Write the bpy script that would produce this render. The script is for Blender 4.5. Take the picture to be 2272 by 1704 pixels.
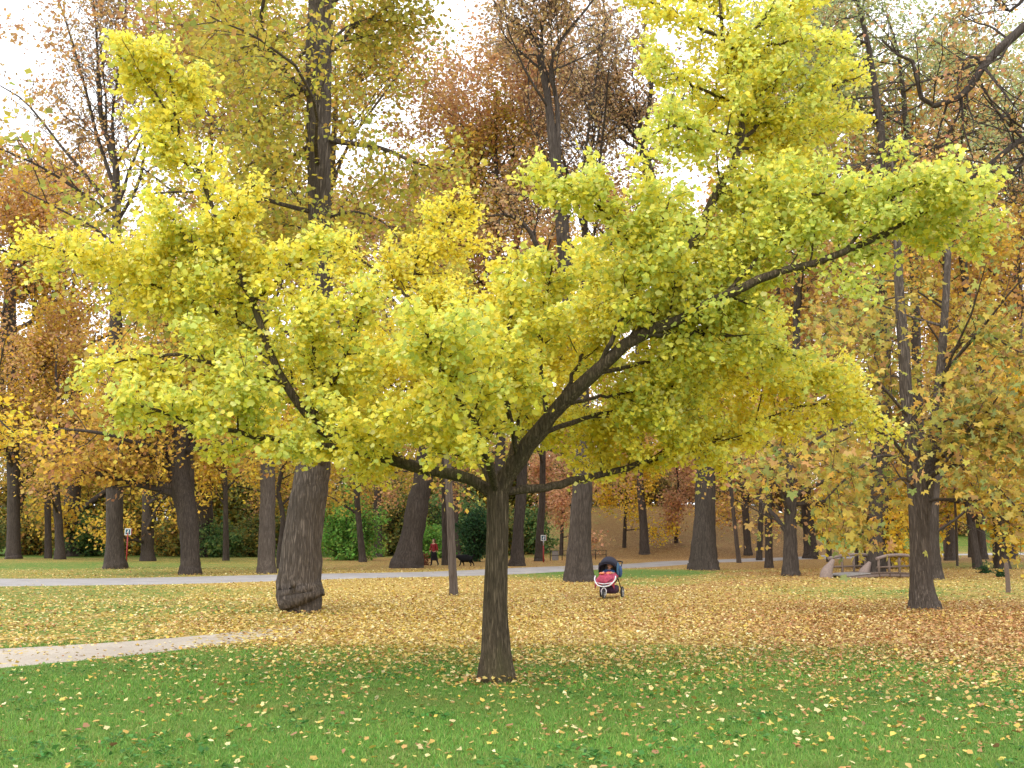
import bpy, bmesh, math, random
import numpy as np
from mathutils import Vector, Matrix, Quaternion
R_ = math.radians
rng = np.random.default_rng(7)
random.seed(7)
for o in list(bpy.data.objects): bpy.data.objects.remove(o)
scene = bpy.context.scene
COL = scene.collection
# ------------------------------------------------------------------ camera
FPX, W0, H0, HORIZ, CAMZ = 2400.0, 2272.0, 1704.0, 1195.0, 1.65
PITCH = math.atan((HORIZ - H0/2)/FPX)
cam = bpy.data.cameras.new('camera'); cam.sensor_width = 36.0
cam.lens = 36.0*FPX/W0; cam.clip_end = 3000; cam.clip_start = 0.1
camo = bpy.data.objects.new('camera', cam); COL.objects.link(camo)
camo.location = (0, 0, CAMZ); camo.rotation_euler = (math.pi/2+PITCH, 0, 0)
scene.camera = camo
# ------------------------------------------------------------------ sky, overcast
SUN_EL, SUN_ROT = R_(48), R_(215)
world = bpy.data.worlds.new('World'); scene.world = world; world.use_nodes = True
nt = world.node_tree; nt.nodes.clear()
out = nt.nodes.new('ShaderNodeOutputWorld'); bgn = nt.nodes.new('ShaderNodeBackground')
sky = nt.nodes.new('ShaderNodeTexSky'); sky.sky_type = 'NISHITA'; sky.sun_disc = False
sky.sun_elevation = SUN_EL; sky.sun_rotation = SUN_ROT; sky.air_density = 1.0; sky.dust_density = 3.0
mixn = nt.nodes.new('ShaderNodeMix'); mixn.data_type = 'RGBA'; mixn.inputs[0].default_value = 0.88
CLOUD = 19.5
mixn.inputs[7].default_value = (0.965*CLOUD, 0.975*CLOUD, 1.0*CLOUD, 1)      # even cloud layer over the sky
nt.links.new(sky.outputs[0], mixn.inputs[6]); nt.links.new(mixn.outputs[2], bgn.inputs[0])
bgn.inputs[1].default_value = 0.1
nt.links.new(bgn.outputs[0], out.inputs[0])
sl = bpy.data.lights.new('sun', 'SUN'); sl.energy = 1.2; sl.angle = R_(25); sl.color = (1, 0.96, 0.9)
so = bpy.data.objects.new('sun', sl); COL.objects.link(so)
so.rotation_euler = (math.pi/2 - SUN_EL, 0, math.pi - SUN_ROT)
so.location = (0, 0, 30)
vs = scene.view_settings
vs.view_transform = 'Standard'; vs.look = 'None'; vs.exposure = 0.35; vs.gamma = 1.0; vs.use_curve_mapping = False
scene.render.engine = 'CYCLES'
scene.cycles.max_bounces = 7; scene.cycles.transmission_bounces = 6; scene.cycles.diffuse_bounces = 6

# ------------------------------------------------------------------ pixel -> place
cp, sp_ = math.cos(PITCH), math.sin(PITCH)
def ray(px, py):
    u, v = px - W0/2, H0/2 - py
    return np.array([u, FPX*cp - v*sp_, FPX*sp_ + v*cp])
def at(px, py, Y):
    d = ray(px, py); return np.array([0, 0, CAMZ]) + d*(Y/d[1])
def sstep(a, b, x):
    t = np.clip((x-a)/(b-a), 0, 1); return t*t*(3-2*t)
def gz(x, y):
    x = np.asarray(x, float); y = np.asarray(y, float)
    z = 0.05*np.sin(x*0.31+1)*np.sin(y*0.23)*sstep(13, 20, y)
    z = z + 0.22*np.exp(-((x+6.0)/4.5)**2-((y-25)/4.0)**2)
    y0 = 90 + 45*sstep(26, 44, x) + 10*sstep(2, -10, x)
    h = 5.6 - 2.2*sstep(4, -14, x)
    z = z + h*sstep(y0, y0+38, y) + 6*sstep(150, 500, y)
    return z
def ground(px, py, Yhint=None):
    d = ray(px, py); t = 5.0/d[1]
    p = np.array([0, 0, CAMZ])
    for i in range(4000):
        q = p + d*t
        if q[2] <= gz(q[0], q[1]): break
        t *= 1.002
    return np.array([q[0], q[1], float(gz(q[0], q[1]))])
def project(P):
    P = np.asarray(P, float); r = P - np.array([0, 0, CAMZ])
    f = r[..., 1]*cp + r[..., 2]*sp_; v = -r[..., 1]*sp_ + r[..., 2]*cp
    return W0/2 + FPX*r[..., 0]/f, H0/2 - FPX*v/f, f

# ------------------------------------------------------------------ objects
def mesh_np(name, V, F, col=None, smooth=False, extra=None):
    V = np.asarray(V, np.float32).reshape(-1, 3); F = np.asarray(F, np.int32)
    me = bpy.data.meshes.new(name); n, k = F.shape
    me.vertices.add(len(V)); me.vertices.foreach_set('co', V.ravel())
    me.loops.add(n*k); me.loops.foreach_set('vertex_index', F.ravel())
    me.polygons.add(n); me.polygons.foreach_set('loop_start', np.arange(0, n*k, k, dtype=np.int32))
    me.polygons.foreach_set('loop_total', np.full(n, k, np.int32))
    if smooth: me.polygons.foreach_set('use_smooth', np.ones(n, bool))
    me.update(calc_edges=True)
    if col is not None:
        a = me.color_attributes.new('col', 'FLOAT_COLOR', 'POINT')
        c = np.ones((len(V), 4), np.float32); c[:, :3] = col; a.data.foreach_set('color', c.ravel())
    if extra:
        for nm, val in extra.items():
            a = me.attributes.new(nm, 'FLOAT', 'POINT'); a.data.foreach_set('value', np.asarray(val, np.float32))
    return me
def link(name, me, mat=None, parent=None):
    o = bpy.data.objects.new(name, me); COL.objects.link(o)
    if mat is not None and me is not None and not me.materials: me.materials.append(mat)
    if parent is not None: o.parent = parent
    return o
def tag(o, label=None, cat=None, group=None, kind=None):
    if label: o['label'] = label
    if cat: o['category'] = cat
    if group: o['group'] = group
    if kind: o['kind'] = kind
    return o
def thing(name, label, cat, loc=(0, 0, 0), rz=0, group=None):
    o = bpy.data.objects.new(name, None); COL.objects.link(o)
    o.empty_display_size = 0.2; o.location = loc; o.rotation_euler = (0, 0, rz)
    return tag(o, label, cat, group)

# ------------------------------------------------------------------ materials
def new_mat(name):
    m = bpy.data.materials.new(name); m.use_nodes = True; n = m.node_tree; n.nodes.clear()
    return m, n, n.nodes.new('ShaderNodeOutputMaterial')
def principled(n, out, rough=0.8, spec=0.3):
    b = n.nodes.new('ShaderNodeBsdfPrincipled'); b.inputs['Roughness'].default_value = rough
    b.inputs['Specular IOR Level'].default_value = spec
    n.links.new(b.outputs[0], out.inputs[0]); return b
def noise(n, scale, detail=4, vec=None, rough=0.6):
    t = n.nodes.new('ShaderNodeTexNoise'); t.inputs['Scale'].default_value = scale
    t.inputs['Detail'].default_value = detail; t.inputs['Roughness'].default_value = rough
    if vec is not None: n.links.new(vec, t.inputs['Vector'])
    return t
def mixc(n, fac, a, b, mode='MIX'):
    m = n.nodes.new('ShaderNodeMix'); m.data_type = 'RGBA'; m.blend_type = mode
    for sock, v in ((0, fac), (6, a), (7, b)):
        if isinstance(v, (int, float)): m.inputs[sock].default_value = v
        elif isinstance(v, tuple): m.inputs[sock].default_value = (*v[:3], 1)
        else: n.links.new(v, m.inputs[sock])
    return m.outputs[2]
def ramp(n, fac, stops, interp='LINEAR'):
    r = n.nodes.new('ShaderNodeValToRGB'); e = r.color_ramp; e.interpolation = interp
    while len(e.elements) < len(stops): e.elements.new(0.5)
    for el, (p, c) in zip(e.elements, stops): el.position = p; el.color = (*c, 1)
    n.links.new(fac, r.inputs[0]); return r.outputs[0]
def math_n(n, op, a, b=None):
    m = n.nodes.new('ShaderNodeMath'); m.operation = op
    for i, v in enumerate((a, b)):
        if v is None: continue
        if isinstance(v, (int, float)): m.inputs[i].default_value = v
        else: n.links.new(v, m.inputs[i])
    return m.outputs[0]
def bump(n, b, h, strength=0.5, dist=0.02):
    k = n.nodes.new('ShaderNodeBump'); k.inputs['Strength'].default_value = strength
    k.inputs['Distance'].default_value = dist; n.links.new(h, k.inputs['Height']); n.links.new(k.outputs[0], b.inputs['Normal'])
def mapping(n, scale):
    tc = n.nodes.new('ShaderNodeTexCoord'); m = n.nodes.new('ShaderNodeMapping'); m.inputs['Scale'].default_value = scale
    n.links.new(tc.outputs['Object'], m.inputs['Vector']); return m.outputs[0]
def leaf_mat(name, transl=0.45, rough=0.6, spec=0.25):
    m, n, out = new_mat(name)
    a = n.nodes.new('ShaderNodeAttribute'); a.attribute_name = 'col'
    b = n.nodes.new('ShaderNodeBsdfPrincipled'); b.inputs['Roughness'].default_value = rough
    b.inputs['Specular IOR Level'].default_value = spec
    t = n.nodes.new('ShaderNodeBsdfTranslucent'); x = n.nodes.new('ShaderNodeMixShader'); x.inputs[0].default_value = transl
    n.links.new(a.outputs['Color'], b.inputs['Base Color']); n.links.new(a.outputs['Color'], t.inputs['Color'])
    n.links.new(b.outputs[0], x.inputs[1]); n.links.new(t.outputs[0], x.inputs[2]); n.links.new(x.outputs[0], out.inputs[0])
    return m
def bark_mat(name, dark, light, moss=None, sc=1.0, bumps=0.8):
    m, n, out = new_mat(name); b = principled(n, out, 0.9, 0.15)
    v = mapping(n, (9*sc, 9*sc, 0.75*sc)); t = noise(n, 3.0, 8, v, 0.65)
    v2 = mapping(n, (1, 1, 0.4)); t2 = noise(n, 1.6, 5, v2)
    w = n.nodes.new('ShaderNodeTexVoronoi'); w.feature = 'DISTANCE_TO_EDGE'; w.inputs['Scale'].default_value = 2.6
    vm = n.nodes.new('ShaderNodeVectorMath'); vm.operation = 'ADD'
    n.links.new(v, vm.inputs[0]); n.links.new(t.outputs['Color'], vm.inputs[1]); n.links.new(vm.outputs[0], w.inputs['Vector'])
    e = ramp(n, w.outputs['Distance'], [(0.0, (0, 0, 0)), (0.22, (1, 1, 1))])
    c = ramp(n, t.outputs['Fac'], [(0.3, dark), (0.72, light)])
    c = mixc(n, 0.55, c, mixc(n, e, tuple(k*0.45 for k in dark), c))
    if moss: c = mixc(n, ramp(n, t2.outputs['Fac'], [(0.48, (0, 0, 0)), (0.7, (0.7, 0.7, 0.7))]), c, moss)
    else: c = mixc(n, ramp(n, t2.outputs['Fac'], [(0.35, (0.35, 0.35, 0.35)), (0.7, (0, 0, 0))]), c, tuple(k*0.7 for k in dark))
    n.links.new(c, b.inputs['Base Color'])
    h = mixc(n, 0.5, e, t.outputs['Fac']); bump(n, b, h, bumps, 0.03)
    return m
def plain_mat(name, c, rough=0.6, spec=0.4, metal=0.0, var=0.12, sc=20):
    m, n, out = new_mat(name); b = principled(n, out, rough, spec); b.inputs['Metallic'].default_value = metal
    t = noise(n, sc, 4, mapping(n, (1, 1, 1)))
    n.links.new(ramp(n, t.outputs['Fac'], [(0.3, tuple(k*(1-var*2) for k in c)), (0.7, tuple(min(1, k*(1+var)) for k in c))]), b.inputs['Base Color'])
    bump(n, b, t.outputs['Fac'], 0.15, 0.004)
    return m
M = {}
M['ginkgo_leaf'] = leaf_mat('ginkgo_leaf', 0.5, 0.5, 0.35)
M['leaf'] = leaf_mat('leaf', 0.45, 0.7, 0.15)
M['litter'] = leaf_mat('litter', 0.15, 0.6, 0.3)
M['grass'] = leaf_mat('grass_blade', 0.35, 0.6, 0.25)
M['bark_ginkgo'] = bark_mat('bark_ginkgo', (0.05, 0.038, 0.024), (0.20, 0.15, 0.10), moss=(0.10, 0.092, 0.042), sc=1.6)
M['bark_grey'] = bark_mat('bark_grey', (0.085, 0.068, 0.055), (0.27, 0.22, 0.185), sc=1.1, bumps=1.0)
M['bark_dark'] = bark_mat('bark_dark', (0.05, 0.040, 0.033), (0.165, 0.133, 0.112), sc=0.9)
M['bark_smooth'] = bark_mat('bark_smooth', (0.10, 0.078, 0.065), (0.19, 0.155, 0.135), sc=0.6, bumps=0.3)
# ------------------------------------------------------------------ ground cover map (what lies where)
CTRL = []   # px, py, leaf cover, brownness; top range also paints tree shade on slope
for row in [
 (1700, [(0, .03, .5), (600, .03, .4), (1136, .05, .4), (1700, .05, .5), (2272, .10, .6)]),
 (1620, [(0, .05, .5), (500, .05, .3), (1136, .07, .4), (1700, .10, .5), (2272, .15, .6)]),
 (1545, [(0, .06, .4), (500, .11, .2), (900, .14, .2), (1300, .16, .3), (1700, .2, .5), (2200, .28, .6)]),
 (1500, [(100, .08, .4), (500, .17, .2), (900, .25, .2), (1250, .3, .2), (1550, .36, .3), (1900, .38, .6), (2250, .50, .7)]),
 (1460, [(450, .25, .2), (750, .45, .2), (1000, .5, .1), (1250, .55, .15), (1500, .55, .2), (1800, .5, .6), (2200, .8, .8)]),
 (1420, [(620, .85, .2), (850, .85, .1), (1080, .9, .1), (1300, .9, .15), (1550, .80, .3), (1800, .85, .7), (2200, .97, .9)]),
 (1390, [(50, .55, .25), (250, .5, .15), (500, .8, .2), (800, 1, .15), (1136, 1, .15), (1500, 1, .45), (1800, 1, .75), (2200, 1, .9)]),
 (1350, [(40, .34, .2), (250, .42, .1), (450, .55, .1), (800, .95, .1), (1136, 1, .2), (1500, 1, .4), (1800, 1, .65), (2200, 1, .8)]),
 (1315, [(50, .45, .1), (300, .52, .1), (560, .62, .1), (850, 1, .15), (1136, 1, .2), (1350, 1, .35), (1600, .97, .45), (1850, .55, .4), (2000, .4, .3), (2200, .7, .5)]),
 (1295, [(700, 1, .15), (1000, 1, .2), (1250, .95, .3), (1450, .5, .4), (1620, .95, .6), (1800, .8, .4), (2000, .85, .2), (2250, .7, .3)]),
 (1272, [(100, .6, .2), (300, .5, .2), (500, .75, .2), (900, .9, .2), (1400, .1, .4), (1500, .08, .4), (1650, .97, .8), (1800, .95, .8), (2250, .95, .5)]),
 (1256, [(100, .3, .3), (300, .35, .3), (500, .5, .4), (800, .85, .6), (1100, .95, .7), (1420, .9, .6), (1750, .97, .8), (2150, .6, .6)]),
 (1242, [(100, .6, .6), (500, .55, .5), (800, .9, .8), (1300, .97, .8), (1600, 1, .8), (1900, .95, .8), (2200, .9, .9)]),
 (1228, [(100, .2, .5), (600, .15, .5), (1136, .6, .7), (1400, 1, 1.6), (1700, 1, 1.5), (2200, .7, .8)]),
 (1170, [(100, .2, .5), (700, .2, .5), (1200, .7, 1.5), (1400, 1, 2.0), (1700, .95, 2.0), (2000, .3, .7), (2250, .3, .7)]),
]:
    for px, c, b in row[1]:
        g = ground(px, row[0]); CTRL.append((g[0], g[1], c, b))
CTRL = np.array(CTRL)
def warp(x, y): return np.stack([x/np.maximum(y, 4)*3.2, np.log(np.maximum(y, 4))*3.2], -1)
CW = warp(CTRL[:, 0], CTRL[:, 1])
def cover(x, y):
    x = np.atleast_1d(np.asarray(x, float)).ravel(); y = np.atleast_1d(np.asarray(y, float)).ravel()
    oc = np.empty(len(x)); ob = np.empty(len(x))
    for s in range(0, len(x), 20000):
        q = warp(x[s:s+20000], y[s:s+20000])
        d2 = ((q[:, None, :]-CW[None])**2).sum(-1)+0.004
        w = 1/d2**2; w /= w.sum(1, keepdims=True)
        oc[s:s+20000] = w@CTRL[:, 2]; ob[s:s+20000] = w@CTRL[:, 3]
    return oc, ob
def snoise(x, y, sc, seed=0):
    r = np.random.default_rng(seed); v = 0
    for k in range(6):
        a = r.uniform(0, 6.28); f = sc*r.uniform(0.5, 2.0); p = r.uniform(0, 6.28)
        v = v + np.sin((x*math.cos(a)+y*math.sin(a))*f+p)
    return v/6
# ------------------------------------------------------------------ paths (defined by their edges)
def edge(pts, n=90):
    P = np.array([ground(*p)[:2] for p in pts]); t = np.r_[0, np.cumsum(np.linalg.norm(np.diff(P, axis=0), axis=1))]
    s = np.linspace(0, t[-1], n); return np.stack([np.interp(s, t, P[:, 0]), np.interp(s, t, P[:, 1])], 1)
def smooth1(P, k=7):
    Q = P.copy()
    for i in range(len(P)):
        a, b = max(0, i-k), min(len(P), i+k+1); w = min(i-a, b-1-i); Q[i] = P[i-w:i+w+1].mean(0)
    return Q
P1_near = smooth1(edge([(-300, 1306), (0, 1303), (400, 1297), (740, 1288), (960, 1280), (1275, 1269), (1440, 1259), (1560, 1250), (1700, 1245), (1850, 1240), (2050, 1234), (2300, 1230), (2600, 1228)], 140))
P1_far = smooth1(edge([(-300, 1285), (0, 1283), (400, 1281), (740, 1276), (960, 1268), (1275, 1257), (1440, 1248), (1560, 1242), (1700, 1238), (1850, 1234), (2050, 1229.5), (2300, 1226), (2600, 1224.5)], 140))
P2_near = smooth1(edge([(-400, 1515), (0, 1487), (200, 1468), (430, 1440), (620, 1416), (850, 1390), (1150, 1350), (1450, 1318), (1700, 1292), (1845, 1284)], 120))
P2_far = smooth1(edge([(-400, 1455), (0, 1443), (200, 1433), (430, 1417), (620, 1394), (850, 1366), (1150, 1331), (1450, 1304), (1700, 1282), (1835, 1277)], 120))
def in_path(x, y, A, B):
    # inside the strip between edges A and B (both run left to right)
    ya = np.interp(x, A[:, 0], A[:, 1]); yb = np.interp(x, B[:, 0], B[:, 1]); return (y > ya) & (y < yb)
# ------------------------------------------------------------------ ground sheet
def cover_mat(name, bare=None):
    m, n, out = new_mat(name); bs = principled(n, out, 0.9, 0.1)
    ca = n.nodes.new('ShaderNodeAttribute'); ca.attribute_name = 'cover'
    ba = n.nodes.new('ShaderNodeAttribute'); ba.attribute_name = 'brown'
    v = mapping(n, (1, 1, 1))
    big = noise(n, 0.8, 5, v); mid = noise(n, 6, 5, v); fine = noise(n, 60, 3, v)
    vo = n.nodes.new('ShaderNodeTexVoronoi'); vo.inputs['Scale'].default_value = 15; n.links.new(v, vo.inputs['Vector'])
    sep = n.nodes.new('ShaderNodeSeparateColor'); n.links.new(vo.outputs['Color'], sep.inputs[0])
    grass = ramp(n, fine.outputs['Fac'], [(0.25, (0.045, 0.108, 0.02)), (0.75, (0.14, 0.265, 0.045))])
    grass = mixc(n, ramp(n, mid.outputs['Fac'], [(0.35, (0, 0, 0)), (0.75, (0.7, 0.7, 0.7))]), grass, (0.13, 0.17, 0.04))
    grass = mixc(n, ramp(n, big.outputs['Fac'], [(0.5, (0, 0, 0)), (0.72, (0.6, 0.6, 0.6))]), grass, (0.17, 0.14, 0.05))
    if bare:
        grass = ramp(n, big.outputs['Fac'], [(0.3, bare[0]), (0.7, bare[1])])
        grass = mixc(n, 0.4, grass, mixc(n, 1.0, grass, ramp(n, fine.outputs['Fac'], [(0.3, (0.5, 0.5, 0.5)), (0.7, (1, 1, 1))]), 'MULTIPLY'))
    yl = ramp(n, sep.outputs[0], [(0.0, (0.20, 0.12, 0.035)), (0.3, (0.42, 0.28, 0.06)), (0.62, (0.57, 0.41, 0.10)), (0.85, (0.70, 0.55, 0.22)), (1.0, (0.27, 0.16, 0.06))])
    br = ramp(n, sep.outputs[1], [(0.0, (0.16, 0.07, 0.03)), (0.4, (0.33, 0.175, 0.06)), (0.7, (0.44, 0.27, 0.095)), (1.0, (0.58, 0.42, 0.19))])
    bf = math_n(n, 'GREATER_THAN', math_n(n, 'ADD', ba.outputs['Fac'], math_n(n, 'MULTIPLY', math_n(n, 'SUBTRACT', sep.outputs[2], 0.5), 0.9)), 0.5)
    lit = mixc(n, bf, yl, br)
    lit = mixc(n, 0.35, lit, mixc(n, 1.0, lit, fine.outputs['Color'], 'MULTIPLY'))
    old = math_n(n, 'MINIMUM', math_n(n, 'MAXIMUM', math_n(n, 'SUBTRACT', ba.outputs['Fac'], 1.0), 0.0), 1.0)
    lit = mixc(n, old, lit, mixc(n, 1.0, lit, (0.42, 0.40, 0.34), 'MULTIPLY'))      # older leaves on the slope, with tree shade put into the colour
    thr = math_n(n, 'ADD', ca.outputs['Fac'], math_n(n, 'MULTIPLY', math_n(n, 'SUBTRACT', big.outputs['Fac'], 0.5), 0.9))
    sel = math_n(n, 'GREATER_THAN', thr, math_n(n, 'ADD', math_n(n, 'MULTIPLY', sep.outputs[2], 0.7), 0.22))
    n.links.new(mixc(n, sel, grass, lit), bs.inputs['Base Color'])
    h = mixc(n, 0.6, fine.outputs['Fac'], vo.outputs['Distance']); bump(n, bs, h, 0.7, 0.03)
    return m
def build_ground():
    ys = np.r_[np.linspace(-60, 4, 14), np.geomspace(4.5, 170, 200), np.geomspace(180, 900, 14)]
    u = np.linspace(-1, 1, 201); xs = 18*np.sinh(u*4.6)/np.sinh(4.6)*40
    xs = np.sign(u)*(np.abs(u)*26 + (np.abs(u)**7)*700)
    X, Y = np.meshgrid(xs, ys); Xs = X*np.where(Y > 20, np.minimum(Y/20, 4.0), 1.0)
    Z = gz(Xs, Y); ny, nx = X.shape
    idx = np.arange(ny*nx).reshape(ny, nx)
    F = np.stack([idx[:-1, :-1], idx[:-1, 1:], idx[1:, 1:], idx[1:, :-1]], -1).reshape(-1, 4)
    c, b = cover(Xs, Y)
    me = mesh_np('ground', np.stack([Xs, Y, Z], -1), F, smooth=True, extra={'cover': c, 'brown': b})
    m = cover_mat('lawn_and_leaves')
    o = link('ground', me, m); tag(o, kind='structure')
build_ground()
def build_path(name, A, B, mat, lift, cov, cross=14, jit=0.05):
    n = min(len(A), len(B)); A = A[:n]; B = B[:n]; t = np.linspace(0, 1, cross)[None, :, None]
    G = A[:, None, :]*(1-t) + B[:, None, :]*t
    G[:, 0] += rng.normal(0, jit, (n, 2)); G[:, -1] += rng.normal(0, jit, (n, 2))
    Z = gz(G[..., 0], G[..., 1]) + lift; Z[:, 0] -= lift+0.05; Z[:, -1] -= lift+0.05
    idx = np.arange(n*cross).reshape(n, cross)
    F = np.stack([idx[:-1, :-1], idx[1:, :-1], idx[1:, 1:], idx[:-1, 1:]], -1).reshape(-1, 4)
    c, b = cov(G[..., 0].ravel(), G[..., 1].ravel())
    o = link(name, mesh_np(name, np.dstack([G, Z]), F, smooth=True, extra={'cover': c, 'brown': b}), mat); tag(o, kind='structure'); return o
build_path('asphalt_path', P1_near, P1_far, cover_mat('asphalt', ((0.30, 0.285, 0.28), (0.42, 0.40, 0.395))), 0.03, lambda x, y: (0.10+0*x, 0.4+0*x))
build_path('sandy_path', P2_near, P2_far, cover_mat('sand', ((0.39, 0.335, 0.28), (0.51, 0.455, 0.39))), 0.025, lambda x, y: (0.22+1.0*sstep(330, 900, project(np.stack([x, y, 0*x], -1))[0]), 0.35+.35*sstep(900, 1600, project(np.stack([x, y, 0*x], -1))[0])))

# ------------------------------------------------------------------ leaf templates and scattering
def frames(nrm, fwd):
    n = nrm/np.linalg.norm(nrm, axis=1, keepdims=True)
    f = fwd - (fwd*n).sum(1, keepdims=True)*n; f /= np.maximum(np.linalg.norm(f, axis=1, keepdims=True), 1e-6)
    s = np.cross(f, n); return np.stack([s, f, n], 2)          # columns: side, forward, normal
# ginkgo fan: stalk point, fan edge with a notch, cupped
GK_V = np.array([(0, 0, 0), (-.54, .46, .10), (-.30, .92, -.01), (0, .84, .03), (.30, .92, -.01), (.54, .46, .10)])
GK_F = np.array([(0, 2, 1), (0, 3, 2), (0, 4, 3), (0, 5, 4)])
# the same fan, simpler, for leaves deeper in the crown
GS_V = np.array([(0, 0, 0), (-.50, .62, .07), (0.04, .95, -.02), (.50, .62, .07)])
GS_F = np.array([(0, 2, 1), (0, 3, 2)])
# pointed oval leaf folded along the midrib
OV_V = np.array([(0, 0, 0), (-.34, .42, .09), (0, .5, 0), (.34, .42, .09), (0, 1.0, -.06)])
OV_F = np.array([(0, 2, 1), (0, 3, 2), (1, 2, 4), (2, 3, 4)])
# rhomb for far crowns (a small spray of leaves)
RH_V = np.array([(0, 0, 0), (-.42, .45, .10), (0.05, 1.0, 0), (.42, .55, .06)])
RH_F = np.array([(0, 2, 1), (0, 3, 2)])
# five fingered leaf
def palm():
    V = [(0, 0, 0)]; F = []
    for a in (-100, -50, 0, 50, 100):
        r = 1.0 - abs(a)*0.0035; t = R_(a)
        i = len(V); V += [(math.sin(t-.42)*r*.62, math.cos(t-.42)*r*.62, .05), (math.sin(t)*r, math.cos(t)*r, -.10), (math.sin(t+.42)*r*.62, math.cos(t+.42)*r*.62, .05)]
        F += [(0, i+1, i), (0, i+2, i+1)]
    return np.array(V), np.array(F)
PA_V, PA_F = palm()
def scatter(name, T, pos, nrm, fwd, size, col, curl=None):
    TV, TF = T; n = len(pos); B = frames(nrm, fwd)
    tv = np.repeat(TV[None], n, 0).copy()
    if curl is not None: tv[:, :, 2] *= curl[:, None]
    V = np.einsum('nij,nkj->nki', B, tv)*size[:, None, None] + pos[:, None, :]
    F = (TF[None]+(np.arange(n)*len(TV))[:, None, None]).reshape(-1, TF.shape[1])
    C = np.repeat(col[:, None, :], len(TV), 1).reshape(-1, 3)
    return mesh_np(name, V, F, C)
def palette(cols, n, r=rng, jit=0.12):
    c = np.array([k[:3] for k in cols]); w = np.array([k[3] if len(k) > 3 else 1 for k in cols], float); w /= w.sum()
    i = r.choice(len(c), n, p=w); out = c[i]*(1+r.normal(0, jit, (n, 1))); return np.clip(out*(1+r.normal(0, jit*.4, (n, 3))), .004, .95)

# ------------------------------------------------------------------ wood
def interp(P, t):                       # P (M,N,k), t (M,) in 0..1
    N = P.shape[1]; f = np.clip(t, 0, 0.9999)*(N-1); i = f.astype(int); a = (f-i)[:, None]; m = np.arange(len(P))
    return P[m, i]*(1-a)+P[m, i+1]*a, P[m, i+1]-P[m, i]
def tubes(P, R, sides, flute=0.0):
    P = np.asarray(P, float); Mn, N, _ = P.shape
    T = np.gradient(P, axis=1); T /= np.maximum(np.linalg.norm(T, axis=2, keepdims=True), 1e-9)
    ref = np.where(np.abs(T[:, :1, 2:3]) > .9, np.array([1., 0, 0]), np.array([0, 0, 1.])); ref = np.repeat(ref, N, 1)
    U = np.cross(T, ref); U /= np.maximum(np.linalg.norm(U, axis=2, keepdims=True), 1e-9); Vv = np.cross(T, U)
    a = np.arange(sides)/sides*2*math.pi
    rr = np.repeat(R[:, :, None], sides, 2)
    if flute: rr = rr*(1+flute)
    ring = P[:, :, None, :] + rr[..., None]*(np.cos(a)[None, None, :, None]*U[:, :, None, :]+np.sin(a)[None, None, :, None]*Vv[:, :, None, :])
    idx = np.arange(Mn*N*sides).reshape(Mn, N, sides)
    q = np.stack([idx[:, :-1, :], np.roll(idx[:, :-1, :], -1, 2), np.roll(idx[:, 1:, :], -1, 2), idx[:, 1:, :]], -1).reshape(-1, 4)
    return ring.reshape(-1, 3), q
def join_q(parts):
    V = []; F = []; o = 0
    for v, f in parts: V.append(v); F.append(f+o); o += len(v)
    return np.concatenate(V), np.concatenate(F)
def sprout(P, R, cnt, t0, t1, L, ang, npt, up=0.0, wig=0.12, rs=0.5, rend=0.25, rmin=0.004, r=rng, flat=0.0, taperL=0.5):
    """branches growing from branches; cnt per parent (int or array)"""
    Mn = len(P); cnt = np.broadcast_to(np.asarray(cnt), (Mn,)); pi = np.repeat(np.arange(Mn), cnt); n = len(pi)
    k = np.concatenate([np.arange(c) for c in cnt]) if n else np.zeros(0)
    t = t0+(t1-t0)*(k+r.uniform(0, 1, n))/np.maximum(cnt[pi], 1)
    pos, tan = interp(P[pi], t); tan = tan/np.maximum(np.linalg.norm(tan, axis=1, keepdims=True), 1e-9)
    pr, _ = interp(R[pi][:, :, None], t); pr = pr[:, 0]
    rv = r.normal(0, 1, (n, 3)); rv[:, 2] *= (1-flat)
    a = rv-(rv*tan).sum(1, keepdims=True)*tan; a /= np.maximum(np.linalg.norm(a, axis=1, keepdims=True), 1e-9)
    an = np.radians(ang)*(1+r.normal(0, .18, n)); d = tan*np.cos(an)[:, None]+a*np.sin(an)[:, None]
    Lp = (L[pi] if isinstance(L, np.ndarray) else np.full(n, float(L)))
    ln = Lp*(1-taperL*(t-t0)/max(t1-t0, 1e-6))*r.uniform(.6, 1.25, n)
    out = np.empty((n, npt, 3)); out[:, 0] = pos; st = ln/(npt-1)
    for j in range(1, npt):
        d = d+r.normal(0, wig, (n, 3)); d[:, 2] += up; d /= np.linalg.norm(d, axis=1, keepdims=True)
        out[:, j] = out[:, j-1]+d*st[:, None]
    r0 = np.maximum(pr*rs*r.uniform(.7, 1.1, n), rmin); RR = r0[:, None]*np.linspace(1, rend, npt)[None]
    return out, np.maximum(RR, rmin*.6)
def along(P, n, t0, t1, spread, r=rng):
    i = r.integers(0, len(P), n); t = r.uniform(t0, t1, n); p, tan = interp(P[i], t)
    tan /= np.maximum(np.linalg.norm(tan, axis=1, keepdims=True), 1e-9)
    return p+r.normal(0, spread, (n, 3)), tan
def spline(pts, n):
    P = np.asarray(pts, float); m = len(P); out = []
    Q = np.vstack([2*P[0]-P[1], P, 2*P[-1]-P[-2]])
    for s in np.linspace(0, m-1-1e-6, n):
        i = int(s); t = s-i; a, b, c, d = Q[i], Q[i+1], Q[i+2], Q[i+3]
        out.append(.5*((2*b)+(-a+c)*t+(2*a-5*b+4*c-d)*t*t+(-a+3*b-3*c+d)*t**3))
    return np.array(out)
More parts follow.
